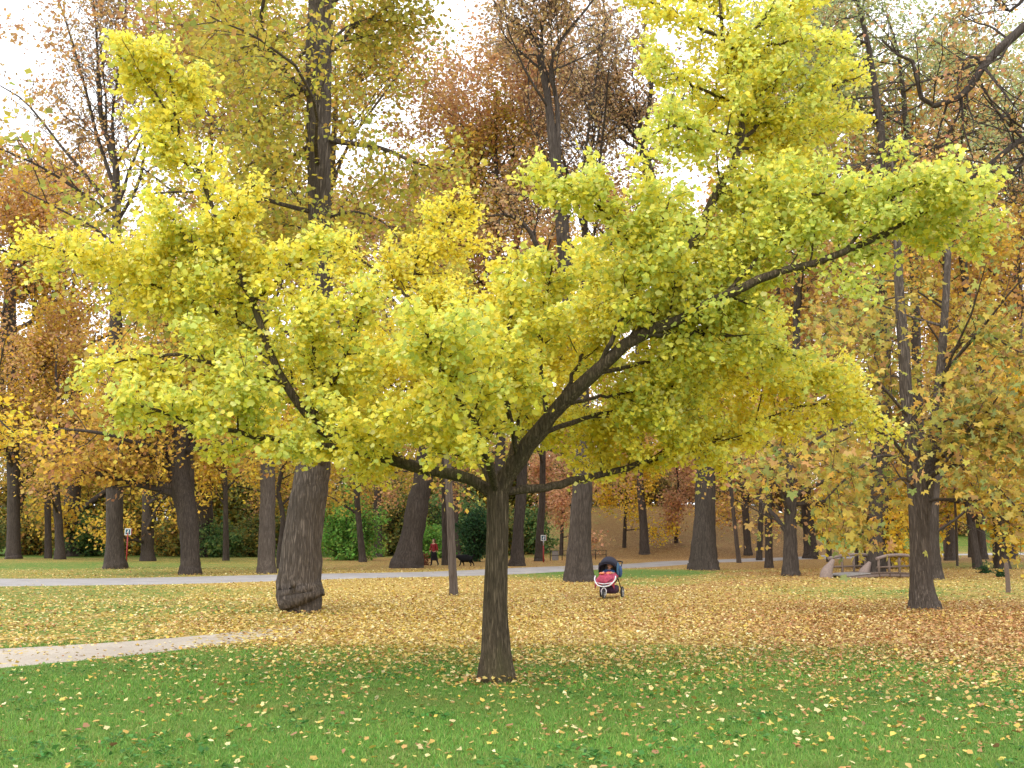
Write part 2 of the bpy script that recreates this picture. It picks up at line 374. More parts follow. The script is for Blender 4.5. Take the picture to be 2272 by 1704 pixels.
def trunk_mesh(name, P, R, sides=28, flute=0.06, flare=0.5, seed=0, nf=7, sink=0.25):
    """trunk with fluted, flared foot, uneven rings and burls"""
    r = np.random.default_rng(seed); n = len(P)
    a = np.arange(sides)/sides*2*math.pi; h = P[:, 2]-P[0, 2]
    T = np.gradient(P, axis=0); T /= np.linalg.norm(T, axis=1, keepdims=True)
    U = np.cross(T, [0, 1, 0]); U /= np.linalg.norm(U, axis=1, keepdims=True); Vv = np.cross(U, T)
    ph = r.uniform(0, 6.28, 8); V = np.empty((n, sides, 3))
    for i in range(n):
        k = math.exp(-h[i]/(R[0]*1.6))
        prof = 1+flute*np.sin(nf*a+ph[0]+.4*math.sin(h[i]*.7+ph[1]))*(.4+.6*k)+flute*.6*np.sin((nf*2+1)*a+ph[2]+h[i]*.5)
        prof += .045*np.sin(2*a+ph[3]+h[i]*.35)+.03*np.sin(3*a+ph[4]-h[i]*.8)+.02*math.sin(h[i]*2.1+ph[5])
        prof += flare*k*np.clip(np.sin((nf-2)*a*1.0+ph[6]), 0, 1)*.55+flare*k*.35
        prof += r.normal(0, .012, sides)
        V[i] = P[i]+R[i]*prof[:, None]*(np.cos(a)[:, None]*U[i]+np.sin(a)[:, None]*Vv[i])
    V[0, :, 2] -= sink
    idx = np.arange(n*sides).reshape(n, sides)
    q = np.stack([idx[:-1], idx[1:], np.roll(idx[1:], -1, 1), np.roll(idx[:-1], -1, 1)], -1).reshape(-1, 4)
    return V.reshape(-1, 3), q[:, ::-1]
# ------------------------------------------------------------------ the ginkgo
def build_ginkgo():
    r = np.random.default_rng(11)
    base = ground(1103, 1512); Y0 = base[1]
    T = thing('ginkgo_tree', 'broad ginkgo tree with bright yellow green fan leaves standing on the lawn', 'tree', base)
    tp = np.array([at(x, y, Y0) for x, y, w in [(1103, 1512, 0), (1101, 1440, 0), (1099, 1350, 0), (1103, 1200, 0), (1104, 1120, 0), (1103, 1078, 0)]])
    tp[0] = base
    tr = np.array([37, 31, 27.5, 24.5, 24.5, 25])/FPX*Y0
    tP = spline(tp, 46); tR = np.interp(np.linspace(0, 5, 46), range(6), tr)
    V, F = trunk_mesh('trunk', tP, tR, 36, .05, .38, 3, 7)
    link('trunk', mesh_np('trunk', V-base, F, smooth=True), M['bark_ginkgo'], T)
    B = [  # boughs: (points px, py, depth offset), start width px, end width px, leafy from t
     ([(1103,1100,0),(1122,1060,-.05),(1150,1022,-.12),(1192,962,-.25),(1240,900,-.4),(1320,830,-.6),(1420,742,-.8),(1520,705,-.9),(1600,660,-1),(1700,615,-1.1),(1820,580,-1.2),(1940,530,-1.2),(2060,465,-1.3),(2190,425,-1.4)], 42, 3, .46),
     ([(1405,755,-.8),(1480,640,-.6),(1530,540,-.4),(1590,430,-.2),(1645,310,0),(1625,190,.1),(1600,70,.2),(1585,-90,.3)], 27, 5, .12),
     ([(1103,1100,0),(1050,1068,-.05),(980,1045,-.1),(880,1025,-.2),(770,990,-.4),(690,930,-.6),(630,850,-.7),(590,740,-.7),(560,670,-.7),(530,600,-.7),(485,490,-.6),(430,370,-.5),(350,240,-.4),(290,150,-.3)], 27, 3, .14),
     ([(780,992,-.4),(660,985,-.8),(540,960,-1.2),(430,940,-1.5),(330,905,-1.7),(262,890,-1.8)], 14, 2, .1),
     ([(590,740,-.7),(470,690,-.4),(330,630,-.2),(190,575,0),(62,537,.1)], 12, 2, .1),
     ([(630,850,-.7),(520,820,-1),(400,790,-1.2),(290,795,-1.3),(200,825,-1.4)], 11, 2, .1),
     ([(1103,1095,0),(1060,1000,.6),(1000,860,1.2),(950,700,1.8),(920,600,2.1),(975,510,2.3),(1030,440,2.5)], 22, 3, .2),
     ([(950,700,1.8),(850,610,2),(770,560,2.2),(730,530,2.2)], 9, 2, .1),
     ([(1103,1095,0),(1085,1030,-.6),(1050,940,-1.3),(1000,850,-1.9),(960,770,-2.3),(930,700,-2.6)], 20, 3, .22),
     ([(1106,1092,0),(1200,1084,.2),(1270,1070,.5),(1380,1040,.9),(1520,1000,1.4),(1650,950,1.8),(1780,900,2.0),(1880,890,2.1)], 22, 3, .28),
     ([(1190,965,-.25),(1300,930,.4),(1430,890,1),(1560,860,1.5),(1700,830,1.8),(1860,850,1.9),(1975,945,1.9)], 12, 2, .15),
     ([(1425,740,-.8),(1475,742,-.8),(1600,745,-.4),(1700,765,-.1),(1800,805,.2)], 17, 2, .2),
     ([(1480,640,-.6),(1400,540,-1),(1320,450,-1.3),(1250,405,-1.6),(1170,385,-1.8)], 11, 2, .1),
     ([(1645,310,0),(1720,250,.2),(1820,200,.3),(1925,160,.4)], 10, 2, .1),
     ([(1625,190,.1),(1700,100,.2),(1760,0,.3),(1790,-80,.3)], 9, 2, .1),
     ([(1605,90,.2),(1510,40,-.2),(1440,0,-.3),(1380,-40,-.3)], 9, 2, .1),
     ([(1590,430,-.2),(1700,420,-.5),(1800,430,-.8),(1900,420,-.9),(2000,400,-1)], 10, 2, .1),
     ([(1320,830,-.6),(1370,720,-.9),(1420,620,-1.1),(1460,520,-1.3),(1490,430,-1.4)], 12, 2, .2),
     ([(1600,660,-1),(1680,580,-.9),(1760,510,-.7),(1840,465,-.6),(1900,440,-.5)], 9, 2, .1),
     ([(1215,935,-.3),(1200,820,-.2),(1200,710,-.5),(1220,630,-.8),(1220,560,-1.0)], 11, 2, .3),
     ([(690,930,-.6),(740,840,-.9),(780,760,-1.1),(800,690,-1.2),(790,640,-1.3)], 10, 2, .1),
     ([(500,530,-.6),(540,450,-.8),(570,400,-.9)], 7, 2, .1),
     ([(560,670,-.7),(640,600,-.9),(690,555,-1),(705,510,-1.1)], 8, 2, .1),
     ([(880,1025,-.2),(850,990,-.8),(800,960,-1.4),(730,960,-1.8)], 9, 2, .2),
     ([(1060,1000,.6),(1130,900,1.4),(1200,800,2.0),(1280,700,2.4),(1340,640,2.6)], 12, 2, .2),
     ([(1240,900,-.4),(1350,880,.1),(1450,860,.3),(1560,860,.4)], 9, 2, .3),
     ([(960,900,1.3),(860,850,1.8),(740,800,2.2),(620,790,2.5)], 9, 2, .1),
     ([(440,395,-.5),(380,330,-.7),(330,300,-.8)], 6, 2, .1),
     ([(545,640,-.7),(440,560,-.9),(380,480,-1.0),(350,440,-1.0)], 8, 2, .1),
     ([(420,350,-.5),(340,200,-.6),(300,130,-.6),(265,100,-.6)], 6, 2, .05),
     ([(400,330,-.5),(390,230,-.7),(370,150,-.8),(355,110,-.8)], 6, 2, .05),
     ([(1880,550,-1.2),(1980,440,-1.4),(2080,400,-1.6),(2200,415,-1.7)], 7, 2, .05),
     ([(1940,530,-1.2),(2040,500,-1.0),(2130,500,-.9),(2190,540,-.9)], 6, 2, .05),
     ([(1150,1022,-.1),(1130,920,-.6),(1110,820,-.9),(1130,720,-1.1),(1140,640,-1.2),(1150,590,-1.2)], 13, 2, .22),
     ([(1120,1050,.1),(1150,940,.8),(1150,830,1.3),(1130,730,1.6),(1110,650,1.8)], 13, 2, .2),
     ([(1130,900,-.6),(1060,820,-.5),(1030,740,-.4),(1040,660,-.3)], 9, 2, .1),
     ([(1240,900,-.4),(1290,790,.4),(1350,700,.9),(1400,620,1.2)], 10, 2, .2),
     ([(880,1025,-.2),(800,1010,.5),(720,990,1.1),(640,960,1.6),(560,930,2.0)], 10, 2, .2),
     ([(690,930,-.6),(700,810,-.9),(690,720,-1.1),(690,640,-1.2)], 9, 2, .1),
     ([(1630,230,.1),(1540,190,-.2),(1470,150,-.4),(1430,110,-.5)], 8, 2, .05),
     ([(1648,300,0),(1570,290,-.5),(1500,280,-.8),(1440,300,-1.0)], 8, 2, .05),
     ([(1610,120,.1),(1680,60,-.3),(1720,0,-.5)], 7, 2, .05),
     ([(1640,330,0),(1730,320,.6),(1830,290,.9),(1900,270,1.1)], 8, 2, .05),
     ([(1600,40,.2),(1540,-10,.5),(1480,-60,.6)], 7, 2, .05),
     ([(1700,100,.2),(1800,90,.0),(1890,110,-.2)], 7, 2, .05),
     ([(1560,690,-.9),(1640,560,-.3),(1720,480,0),(1790,400,.3)], 9, 2, .15),
     ([(1460,600,-.6),(1400,640,.2),(1330,600,.8),(1290,540,1.2)], 9, 2, .15),
     ([(880,1025,-.2),(800,900,.4),(750,800,.8),(700,700,1.1)], 10, 2, .3),
     ([(1320,830,-.6),(1450,800,.3),(1560,780,.9),(1700,740,1.3)], 10, 2, .3),
    ]
    NP = 26; BP = []; BR = []; L0 = []
    for pts, w0, w1, lf in B:
        P = spline([at(x, y, Y0+d) for x, y, d in pts], NP)
        P[2:-1] += r.normal(0, .012, (NP-3, 3))
        ln = np.linalg.norm(np.diff(P, axis=0), axis=1).sum()
        R = np.linspace(1, 0, NP)**.8*(w0-w1)/2/FPX*Y0+w1/2/FPX*Y0
        BP.append(P); BR.append(R); L0.append(ln)
        v, f = tubes(P[None], R[None]*(1+r.normal(0, .05, (1, NP))), 12)
        link('bough', mesh_np('bough', v-base, f, smooth=True), M['bark_ginkgo'], T)
    BP = np.array(BP); BR = np.array(BR); L0 = np.array(L0)
    # lesser boughs fill the crown between the traced ones, then side branches and twigs
    LP = []; SB = []
    for k in range(len(B)):
        lf = B[k][3]; n = max(2, int(L0[k]*(1-lf)*2.9))
        q, qr = sprout(BP[k:k+1], np.minimum(BR[k:k+1], .035), n, max(lf, .12), .8, np.array([min(1.2, .16+.30*L0[k])]), 52, 10, up=.02, wig=.08, rs=.5, rend=.25, rmin=.007, r=r, flat=.1, taperL=.45)
        if k in (0, 1, 2):                       # the leading boughs carry their side growth behind and above them
            ok = (np.arange(len(q))/len(q) > (.9 if k == 0 else .68)) | (q[:, -1, 1] > q[:, 0, 1]-.05) | (r.uniform(0, 1, len(q)) < .12); q, qr = q[ok], qr[ok]
        SB.append((q, qr))
    sP = np.concatenate([a for a, b in SB]); sR = np.concatenate([b for a, b in SB])
    sL = np.linalg.norm(np.diff(sP, axis=1), axis=2).sum(1)
    keep = sP[:, :, 2].min(1) > 2.42+.05*np.abs(sP[:, :, 0].mean(1)); sP, sR, sL = sP[keep], sR[keep], sL[keep]
    for k in range(len(B)):
        lf = B[k][3]; n = max(5, int(L0[k]*(1-lf)/.13))
        Lk = np.array([min(.85, .15+.21*L0[k])])
        p2, r2 = sprout(BP[k:k+1], np.minimum(BR[k:k+1], .03), n, lf, 1.0, Lk, 58, 6, up=.015, wig=.10, rs=.42, rend=.3, rmin=.004, r=r, flat=.25, taperL=.62)
        if k in (0, 1, 2):
            ok = (np.arange(len(p2))/len(p2) > (.8 if k == 0 else .55)) | (p2[:, -1, 1] > p2[:, 0, 1]-.03) | (r.uniform(0, 1, len(p2)) < .15); p2, r2 = p2[ok], r2[ok]
        LP.append((p2, r2))
    LP.append(sprout(sP, sR, np.maximum(3, (sL/.15).astype(int)), .15, 1.0, sL*.5, 55, 6, up=.01, wig=.1, rs=.5, rend=.3, rmin=.004, r=r, flat=.2))
    p2 = np.concatenate([a for a, b in LP]); r2 = np.concatenate([b for a, b in LP])
    zlo = 2.36+.05*np.abs(p2[:, :, 0].mean(1))
    keep = p2[:, :, 2].min(1) > zlo; p2, r2 = p2[keep], r2[keep]
    ln2 = np.linalg.norm(np.diff(p2, axis=1), axis=2).sum(1)
    p3, r3 = sprout(p2, r2, np.maximum(2, (ln2/.13).astype(int)), .12, 1., ln2*.50, 55, 3, up=.01, wig=.12, rs=.6, rend=.5, rmin=.0022, r=r)
    # short bare spurs on the boughs
    ps, rs_ = sprout(BP, np.minimum(BR, .02), (L0*7).astype(int), .06, .9, .10, 70, 3, up=.05, rs=.3, rmin=.004, r=r)
    v, f = join_q([tubes(sP, sR, 6), tubes(p2, r2, 4), tubes(p3, r3, 3), tubes(ps, rs_, 4)])
    tag(link('twigs', mesh_np('twigs', v-base, f, smooth=True), M['bark_ginkgo'], T), kind='stuff')
    # leaves
    n2, n3 = 66000, 132000
    w2 = ln2/ln2.sum(); i2 = r.choice(len(p2), n2, p=w2); t2 = r.uniform(.08, 1, n2); a, ta = interp(p2[i2], t2)
    l3 = np.linalg.norm(np.diff(p3, axis=1), axis=2).sum(1); i3 = r.choice(len(p3), n3, p=l3/l3.sum()); t3 = r.uniform(.05, 1.05, n3); b, tb = interp(p3[i3], t3)
    # rosettes sitting straight on the boughs
    n1 = 6000; i1 = r.choice(len(BP), n1, p=L0/L0.sum()); lf = np.array([x[3] for x in B])[i1]; t1 = lf+(1-lf)*r.uniform(0.0, 1, n1); c, tc = interp(BP[i1], t1)
    kk = (i1 > 2) | (t1 > .7) | (r.uniform(0, 1, n1) < .25); c, tc = c[kk], tc[kk]
    pos = np.concatenate([a, b, c]); tan = np.concatenate([ta, tb, tc]); n = len(pos)
    off = r.normal(0, 1, (n, 3)); off /= np.linalg.norm(off, axis=1, keepdims=True)
    off[:, 2] = off[:, 2]*.8
    pos = pos+off*r.uniform(.01, .17, (n, 1))
    nrm = r.normal(0, .75, (n, 3))+np.array([0, -.25, .75])+off*.25
    fwd = off+r.normal(0, .5, (n, 3))+np.array([0, 0, -.45])
    size = r.normal(.056, .015, n).clip(.025, .09)
    X, Yv, Z = pos[:, 0], pos[:, 1]-Y0, pos[:, 2]
    g = .47+.12*np.tanh(X*.45+.3)-.09*Yv+.35*snoise(X*1.0+Z*.8, Yv+Z*.6, 1.7, 5)+.08+r.normal(0, .34, n)
    g -= .16*np.exp(-((Z-2.5)/.5)**2)
    g = np.clip(g, 0, 1)[:, None]
    ylw = np.array([.90, .72, .08]); lime = np.array([.87, .78, .12]); grn = np.array([.58, .66, .16])
    col = np.where(g < .5, ylw+(lime-ylw)*(g*2), lime+(grn-lime)*(g*2-1))
    pale = r.uniform(0, 1, (n, 1)) < .07; col = np.where(pale, np.array([.85, .80, .30]), col)
    col = np.clip(col*(1+r.normal(0, .13, (n, 1))), .01, .95)
    curl = r.normal(1, 1.2, n)
    # the 300 that show largest become leaves of their own
    px, py, dep = project(pos); vis = (px > 20) & (px < 2250) & (py > 10) & (py < 1690)
    score = np.where(vis, size/dep, 0); big = np.argsort(-score)[:300]; rest = np.ones(n, bool); rest[big] = False
    front = Yv < -.55
    for msk, tm in ((rest & front, (GK_V, GK_F)), (rest & ~front, (GS_V, GS_F))):
        me = scatter('foliage', tm, (pos-base)[msk], nrm[msk], fwd[msk], size[msk]*(1.0 if tm[0] is GK_V else 1.05), col[msk], curl[msk])
        tag(link('foliage', me, M['ginkgo_leaf'], T), kind='stuff')
    var = []
    for k in range(10):
        s = r.choice(big); tv = GK_V.copy(); tv[:, 2] *= r.uniform(-.5, 2.2)
        m = mesh_np('leaf', tv, GK_F, np.repeat(col[s][None], len(tv), 0)); m.materials.append(M['ginkgo_leaf']); var.append((m, col[s]))
    cols = np.array([c for _, c in var]); FR = frames(nrm[big], fwd[big])
    for q, s in enumerate(big):
        k = np.argsort(((cols-col[s])**2).sum(1))[r.integers(0, 3)]
        o = bpy.data.objects.new('leaf', var[k][0]); COL.objects.link(o); o.parent = T
        mt = Matrix([[*(FR[q][i]*size[s]), 0] for i in range(3)]+[[0, 0, 0, 1]]); mt.translation = Vector(pos[s]-base); o.matrix_basis = mt
build_ginkgo()
# ------------------------------------------------------------------ the park trees behind
YG = [(.46, .40, .07, 3), (.36, .35, .08, 2), (.50, .39, .06, 2), (.28, .30, .07, 1), (.42, .28, .09, 1)]
AMB = [(.54, .34, .06, 3), (.60, .41, .07, 2), (.44, .26, .07, 2), (.48, .36, .07, 2), (.34, .18, .07, 1)]
GOLD = [(.68, .48, .05, 3), (.60, .38, .05, 2), (.54, .44, .07, 2)]
BRN = [(.48, .29, .13, 3), (.42, .24, .12, 2), (.52, .34, .11, 2), (.38, .20, .11, 1)]
ELM = [(.38, .26, .14, 3), (.44, .31, .13, 2), (.32, .21, .13, 1)]
MAP = [(.48, .38, .08, 3), (.38, .35, .09, 3), (.48, .31, .07, 1.6), (.40, .26, .10, 1.4), (.25, .30, .10, 1.5)]
LAR = [(.32, .38, .18, 3), (.38, .39, .16, 2), (.42, .33, .13, 1)]
RST = [(.52, .31, .18, 3), (.46, .26, .15, 2), (.55, .38, .16, 1)]
RHT = (RH_V, RH_F); OVT = (OV_V, OV_F); PAT = (PA_V, PA_F)
def tree(name, label, cat_group, tr, height, pal, bark, leafn=9000, lsize=.13, lspread=.28, limbs=16, t0=.35, limbL=.30, ang=55, up=.05,
         wig=.10, k2=7, k3=5, seed=0, tmpl=RHT, extra=(), flat=.2, flare=.3, flute=.05, sides=20, Y=None, crown_t=.25, limb_r=.5, stems=(), fall=.5, vis_top=True, low=None, high=None):
    """tr: trunk outline in the picture [(px, py, width px)], foot first; the rest follows at the distance of the foot"""
    r = np.random.default_rng(seed)
    base = ground(tr[0][0], tr[0][1]) if Y is None else np.array([*at(tr[0][0], tr[0][1], Y)[:2], 0])
    if Y is not None: base[2] = gz(base[0], base[1])
    Yd = base[1]
    T = thing(name, label, 'tree', base, group=cat_group)
    pts = [at(x, y, Yd) for x, y, w in tr]; pts[0] = base.copy(); rad = [w/2/FPX*Yd for x, y, w in tr]
    d = pts[-1]-pts[-2]; d = d/np.linalg.norm(d); top = base[2]+height; d = d*.6+np.array([r.normal(0, .08), r.normal(0, .08), .8]); d /= np.linalg.norm(d)
    rem = top-pts[-1][2]
    if rem > .5:
        for k in range(1, 4):
            dd = d+np.array([r.normal(0, .06), r.normal(0, .06), 0]); pts.append(pts[-1]+dd*rem/3/dd[2]); rad.append(rad[-1]*(.66 if k < 3 else .3))
    pts = np.array(pts); n = 44
    P = spline(pts, n); R = np.interp(np.linspace(0, len(rad)-1, n), range(len(rad)), rad)
    P[3:-1, :2] += r.normal(0, .012*rad[0]*2, (n-4, 2)); R = np.maximum(R, .012)
    V, F = trunk_mesh('trunk', P, R, sides, flute, flare, seed)
    link('trunk', mesh_np('trunk', V-base, F, smooth=True), bark, T)
    LPs, LRs = [], []
    for sp in stems:                                  # traced limbs: ([(px, py, dY)], w0, w1)
        q = spline([at(x, y, Yd+dy) for x, y, dy in sp[0]], 12); rr = np.linspace(sp[1], sp[2], 12)/2/FPX*Yd
        LPs.append(q); LRs.append(rr)
        v, f = tubes(q[None], rr[None], 9); link('limb', mesh_np('limb', v-base, f, smooth=True), bark, T)
    H = height
    if limbs:
        lp, lr = sprout(P[None], R[None], limbs, t0, .98, np.array([H*limbL]), ang, 12, up=up, wig=wig, rs=limb_r, rend=.18, rmin=.015, r=r, flat=flat, taperL=fall)
        if low is not None: kp = lp[:, :, 2].min(1) > low-.4; lp, lr = lp[kp], lr[kp]
        v, f = tubes(lp, lr, 7)
        k = 7*12
        for i in range(len(lp)):
            link('limb', mesh_np('limb', v[i*k:(i+1)*k]-base, f[:7*11], smooth=True), bark, T)
        LPs += list(lp); LRs += list(lr)
    LP = np.array(LPs); LR = np.array(LRs)
    l1 = np.linalg.norm(np.diff(LP, axis=1), axis=2).sum(1)
    p2, r2 = sprout(LP, LR, k2, .15, 1, l1*.48, 48, 4, up=up*.6, wig=wig*1.3, rs=.5, rend=.25, rmin=.012, r=r, flat=flat)
    l2 = np.linalg.norm(np.diff(p2, axis=1), axis=2).sum(1)
    p3, r3 = sprout(p2, r2, k3, .15, 1, l2*.45, 45, 3, up=up*.4, wig=wig*1.5, rs=.55, rend=.4, rmin=.009, r=r, flat=flat)
    v, f = join_q([tubes(p2, r2, 3), tubes(p3, r3, 3)])
    tag(link('branches', mesh_np('branches', v-base, f, smooth=True), bark, T), kind='stuff')
    lsize = lsize*1.18; leafn = int(leafn*.88)
    if leafn:
        a, ta = along(p3, int(leafn*.7), .1, 1.05, lspread, r); b, tb = along(p2, int(leafn*.3), .3, 1., lspread, r)
        pos = np.concatenate([a, b]); fwd = np.concatenate([ta, tb]); m = len(pos)
        if low is not None: keep = pos[:, 2] > low; pos, fwd = pos[keep], fwd[keep]; m = len(pos)
        if high is not None: keep = pos[:, 2] < high+r.normal(0, .6, m); pos, fwd = pos[keep], fwd[keep]; m = len(pos)
        nrm = r.normal(0, .7, (m, 3))+np.array([0, -.15, .6]); fwd = fwd+r.normal(0, .6, (m, 3))+np.array([0, 0, -.25])
        # clumps of one tint
        ci = r.integers(0, 60, m); col = palette(pal, m, r, .14)*1.2; tint = 1+.22*snoise(pos[:, 0]+pos[:, 2], pos[:, 1]-pos[:, 2]*.5, .9, seed+3)
        col = np.clip(col*tint[:, None], .01, .9)
        me = scatter('crown', tmpl, pos-base, nrm, fwd, r.normal(lsize, lsize*.22, m).clip(lsize*.4), col, r.normal(1, .8, m))
        tag(link('crown', me, M['leaf'], T), kind='stuff')
    return T, base
GB = 'old trees along the far path'
BD, BGr, BS = M['bark_dark'], M['bark_grey'], M['bark_smooth']
# the massive trunk on the left
tA, baseA = tree('tulip_tree', 'massive tall tree with ridged grey trunk and swollen foot on the leaf strewn bank', None,
    [(674,1356,78),(672,1342,82),(668,1326,104),(665,1308,100),(664,1285,95),(672,1200,85),(684,1100,84),(692,1040,80),(708,850,62),(712,575,50),(707,326,52),(706,145,58),(712,0,56)], 21, YG, BGr, leafn=36000, lsize=.10, lspread=.30,
    limbs=20, t0=.46, limbL=.29, ang=74, up=.0, k2=7, k3=5, seed=101, flare=.02, flute=.035, sides=48, limb_r=.28, wig=.14,
    stems=[([(735,312,0),(790,320,-.3),(850,330,-.6),(920,360,-.9),(985,380,-1.2)],15,4), ([(720,110,0),(770,60,.5),(830,45,1),(920,60,1.6)],9,3), ([(690,200,0),(640,215,-.3),(590,255,-.5),(540,300,-.8)],9,3),
           ([(690,60,0),(640,70,-.5),(560,110,-1),(480,160,-1.5)],10,3), ([(700,520,0),(640,500,.6),(580,520,1.1)],6,2), ([(735,480,0),(790,470,-.5),(860,500,-1),(900,560,-1.2)],7,2), ([(690,350,0),(620,340,-.8),(540,370,-1.6)],7,2)])
tree('amber_maple', 'stout dark trunk leaning and forking under a dense amber crown beside far path', GB,
    [(421,1275,42),(422,1240,37),(420,1180,39),(412,1120,44),(402,1081,50),(395,1020,44)], 15, AMB, BD, low=4.1, leafn=19000, lsize=.17, lspread=.45, limbs=20, t0=.34, limbL=.42, ang=62, up=.01, k2=8, k3=6, seed=102,
    stems=[([(395,1050,0),(350,960,-1),(310,860,-2),(280,790,-3)],22,6), ([(408,1050,0),(430,950,1),(420,850,1.5),(470,760,2)],22,6), ([(395,1000,0),(330,990,-2),(220,960,-4),(100,950,-5)],14,4), ([(410,1000,0),(520,980,-2),(620,900,-3)],14,4)])
tC, baseC = tree('elm_tree', 'tall thin leaved elm with fanning bare branches beside the left red signpost', GB,
    [(255,1262,48),(255,1220,38),(254,1034,34),(256,700,28),(259,470,20),(253,344,14),(225,271,9)], 34, ELM, BD, leafn=9000, lsize=.14, lspread=.3, limbs=16, t0=.42, limbL=.30, ang=30, up=.03, wig=.08, k2=15, k3=9, seed=103, limb_r=.38,
    stems=[([(257,470,0),(200,400,0),(140,330,1),(60,230,2),(0,190,3)],10,3), ([(255,420,0),(215,300,1),(185,180,1),(150,60,1),(120,-30,1)],10,3), ([(255,480,0),(170,420,-1),(90,370,-2),(0,330,-3)],9,3), ([(255,360,0),(250,250,0),(270,120,-1),(280,0,-1)],8,3), ([(256,500,0),(310,400,1),(330,280,2),(390,140,3),(400,0,3)],9,3)])
tree('straight_tree', 'straight smooth grey trunk standing behind the massive trunk near the path', GB,
    [(591,1273,42),(591,1245,36),(592,1150,33),(593,1027,30),(588,800,26),(582,500,20),(576,250,13)], 27, [*YG, (.40, .24, .05, 4)], BGr, leafn=13000, lsize=.16, lspread=.35, limbs=20, t0=.45, limbL=.27, ang=64, up=.02, k2=7, k3=5, seed=104, flare=.2,
    stems=[([(580,470,0),(600,290,0),(630,255,.5),(660,225,1)],9,3), ([(585,540,0),(560,420,-1),(500,300,-2)],8,3), ([(583,420,0),(540,330,1),(470,260,2),(400,200,3)],9,3)])
tree('leaning_oak', 'huge old trunk leaning right with wide flared foot behind the walking person', GB,
    [(903,1260,66),(907,1235,58),(916,1189,49),(926,1117,50),(937,1066,46),(975,850,38),(1012,620,30),(1040,490,24)], 25, [*AMB, (.33, .3, .04, 5)], BD, leafn=14000, lsize=.16, lspread=.4, limbs=15, t0=.5, limbL=.32, ang=60, up=.02, k2=8, k3=5, seed=105, flare=.3, flute=.06,
    stems=[([(1035,500,0),(1065,462,0),(1110,470,-.5),(1150,490,-1)],13,4), ([(1020,580,0),(1000,500,1),(990,440,1.5),(1010,330,2)],12,4), ([(975,860,0),(890,700,-1),(800,560,-2),(740,480,-3)],14,4)])
tree('slim_tree', 'slim pale grey bare stem with no visible crown on the yellow leaf carpet', None,
    [(1007,1322,21),(1006,1300,18),(1003,1240,17.5),(1000,1171,17.5),(995,1066,16.5),(985,900,14),(980,760,10)], 9.5, YG, BS, leafn=1200, lsize=.14, lspread=.2, limbs=7, t0=.62, limbL=.16, ang=50, k2=4, k3=3, seed=106, flare=.05, flute=.02, tmpl=OVT)
tree('beech_tree', 'grey trunk with copper brown crown standing beyond the path behind the ginkgo trunk', GB,
    [(1147,1256,38),(1148,1235,30),(1150,1171,24),(1156,1088,24),(1160,900,20),(1150,600,15),(1140,400,10)], 30, BRN, BD, leafn=24000, lsize=.19, lspread=.45, limbs=26, t0=.38, limbL=.42, ang=62, up=.015, k2=8, k3=6, seed=107, flat=.5, flare=.2)
tree('narrow_tree', 'narrow dark trunk directly behind the signpost with grey and red pole', GB,
    [(1197,1245,22),(1197,1230,19),(1200,1150,16),(1203,1099,15),(1205,900,12),(1195,650,8)], 24, [*BRN, *AMB], BD, leafn=9000, lsize=.18, lspread=.4, limbs=14, t0=.4, limbL=.24, k2=7, k3=5, seed=108, flare=.2)
tree('bare_oak', 'thick dark trunk with flared foot beside the pushchair and nearly leafless top', None,
    [(1287,1291,62),(1285,1265,53),(1287,1189,47),(1290,1120,45),(1292,1074,44),(1280,850,36),(1245,500,27),(1216,217,16),(1203,137,11)], 23, ELM, BD, leafn=5200, lsize=.13, lspread=.25, limbs=9, t0=.6, limbL=.22, ang=48, up=.04, k2=13, k3=9, seed=109, flare=.4, flute=.06, sides=36,
    stems=[([(1216,225,0),(1185,90,0),(1150,55,.3),(1116,29,.6),(1080,-20,1)],13,4), ([(1240,400,0),(1236,224,0),(1221,166,-.2),(1239,98,-.3),(1297,25,-.5),(1330,-20,-.6)],13,4), ([(1203,137,0),(1203,60,0),(1225,-30,0)],9,4), ([(1262,620,0),(1199,557,-.5),(1170,506,-.8),(1127,477,-1.2),(1080,480,-1.6)],15,4), ([(1255,560,0),(1253,467,.5),(1188,438,.8),(1120,430,1.2)],11,4)])
tree('twin_trunk_oak', 'broad twin fused trunk standing right of the pushchair before the leafy slope', GB,
    [(1563,1265,64),(1562,1235,55),(1563,1157,48),(1561,1010,44),(1530,780,36),(1460,460,25),(1426,330,18)], 26, ELM, BD, leafn=5200, lsize=.16, lspread=.3, limbs=10, t0=.5, limbL=.24, ang=50, up=.03, k2=13, k3=9, seed=110, flare=.25,
    stems=[([(1426,325,0),(1370,250,0),(1330,200,.5),(1328,140,.5),(1345,50,.8),(1330,-30,1)],11,4), ([(1424,330,0),(1415,260,0),(1380,200,-.5),(1365,130,-.6),(1380,60,-1)],9,3), ([(1430,315,0),(1447,163,0),(1425,110,0),(1440,20,0)],11,4)])
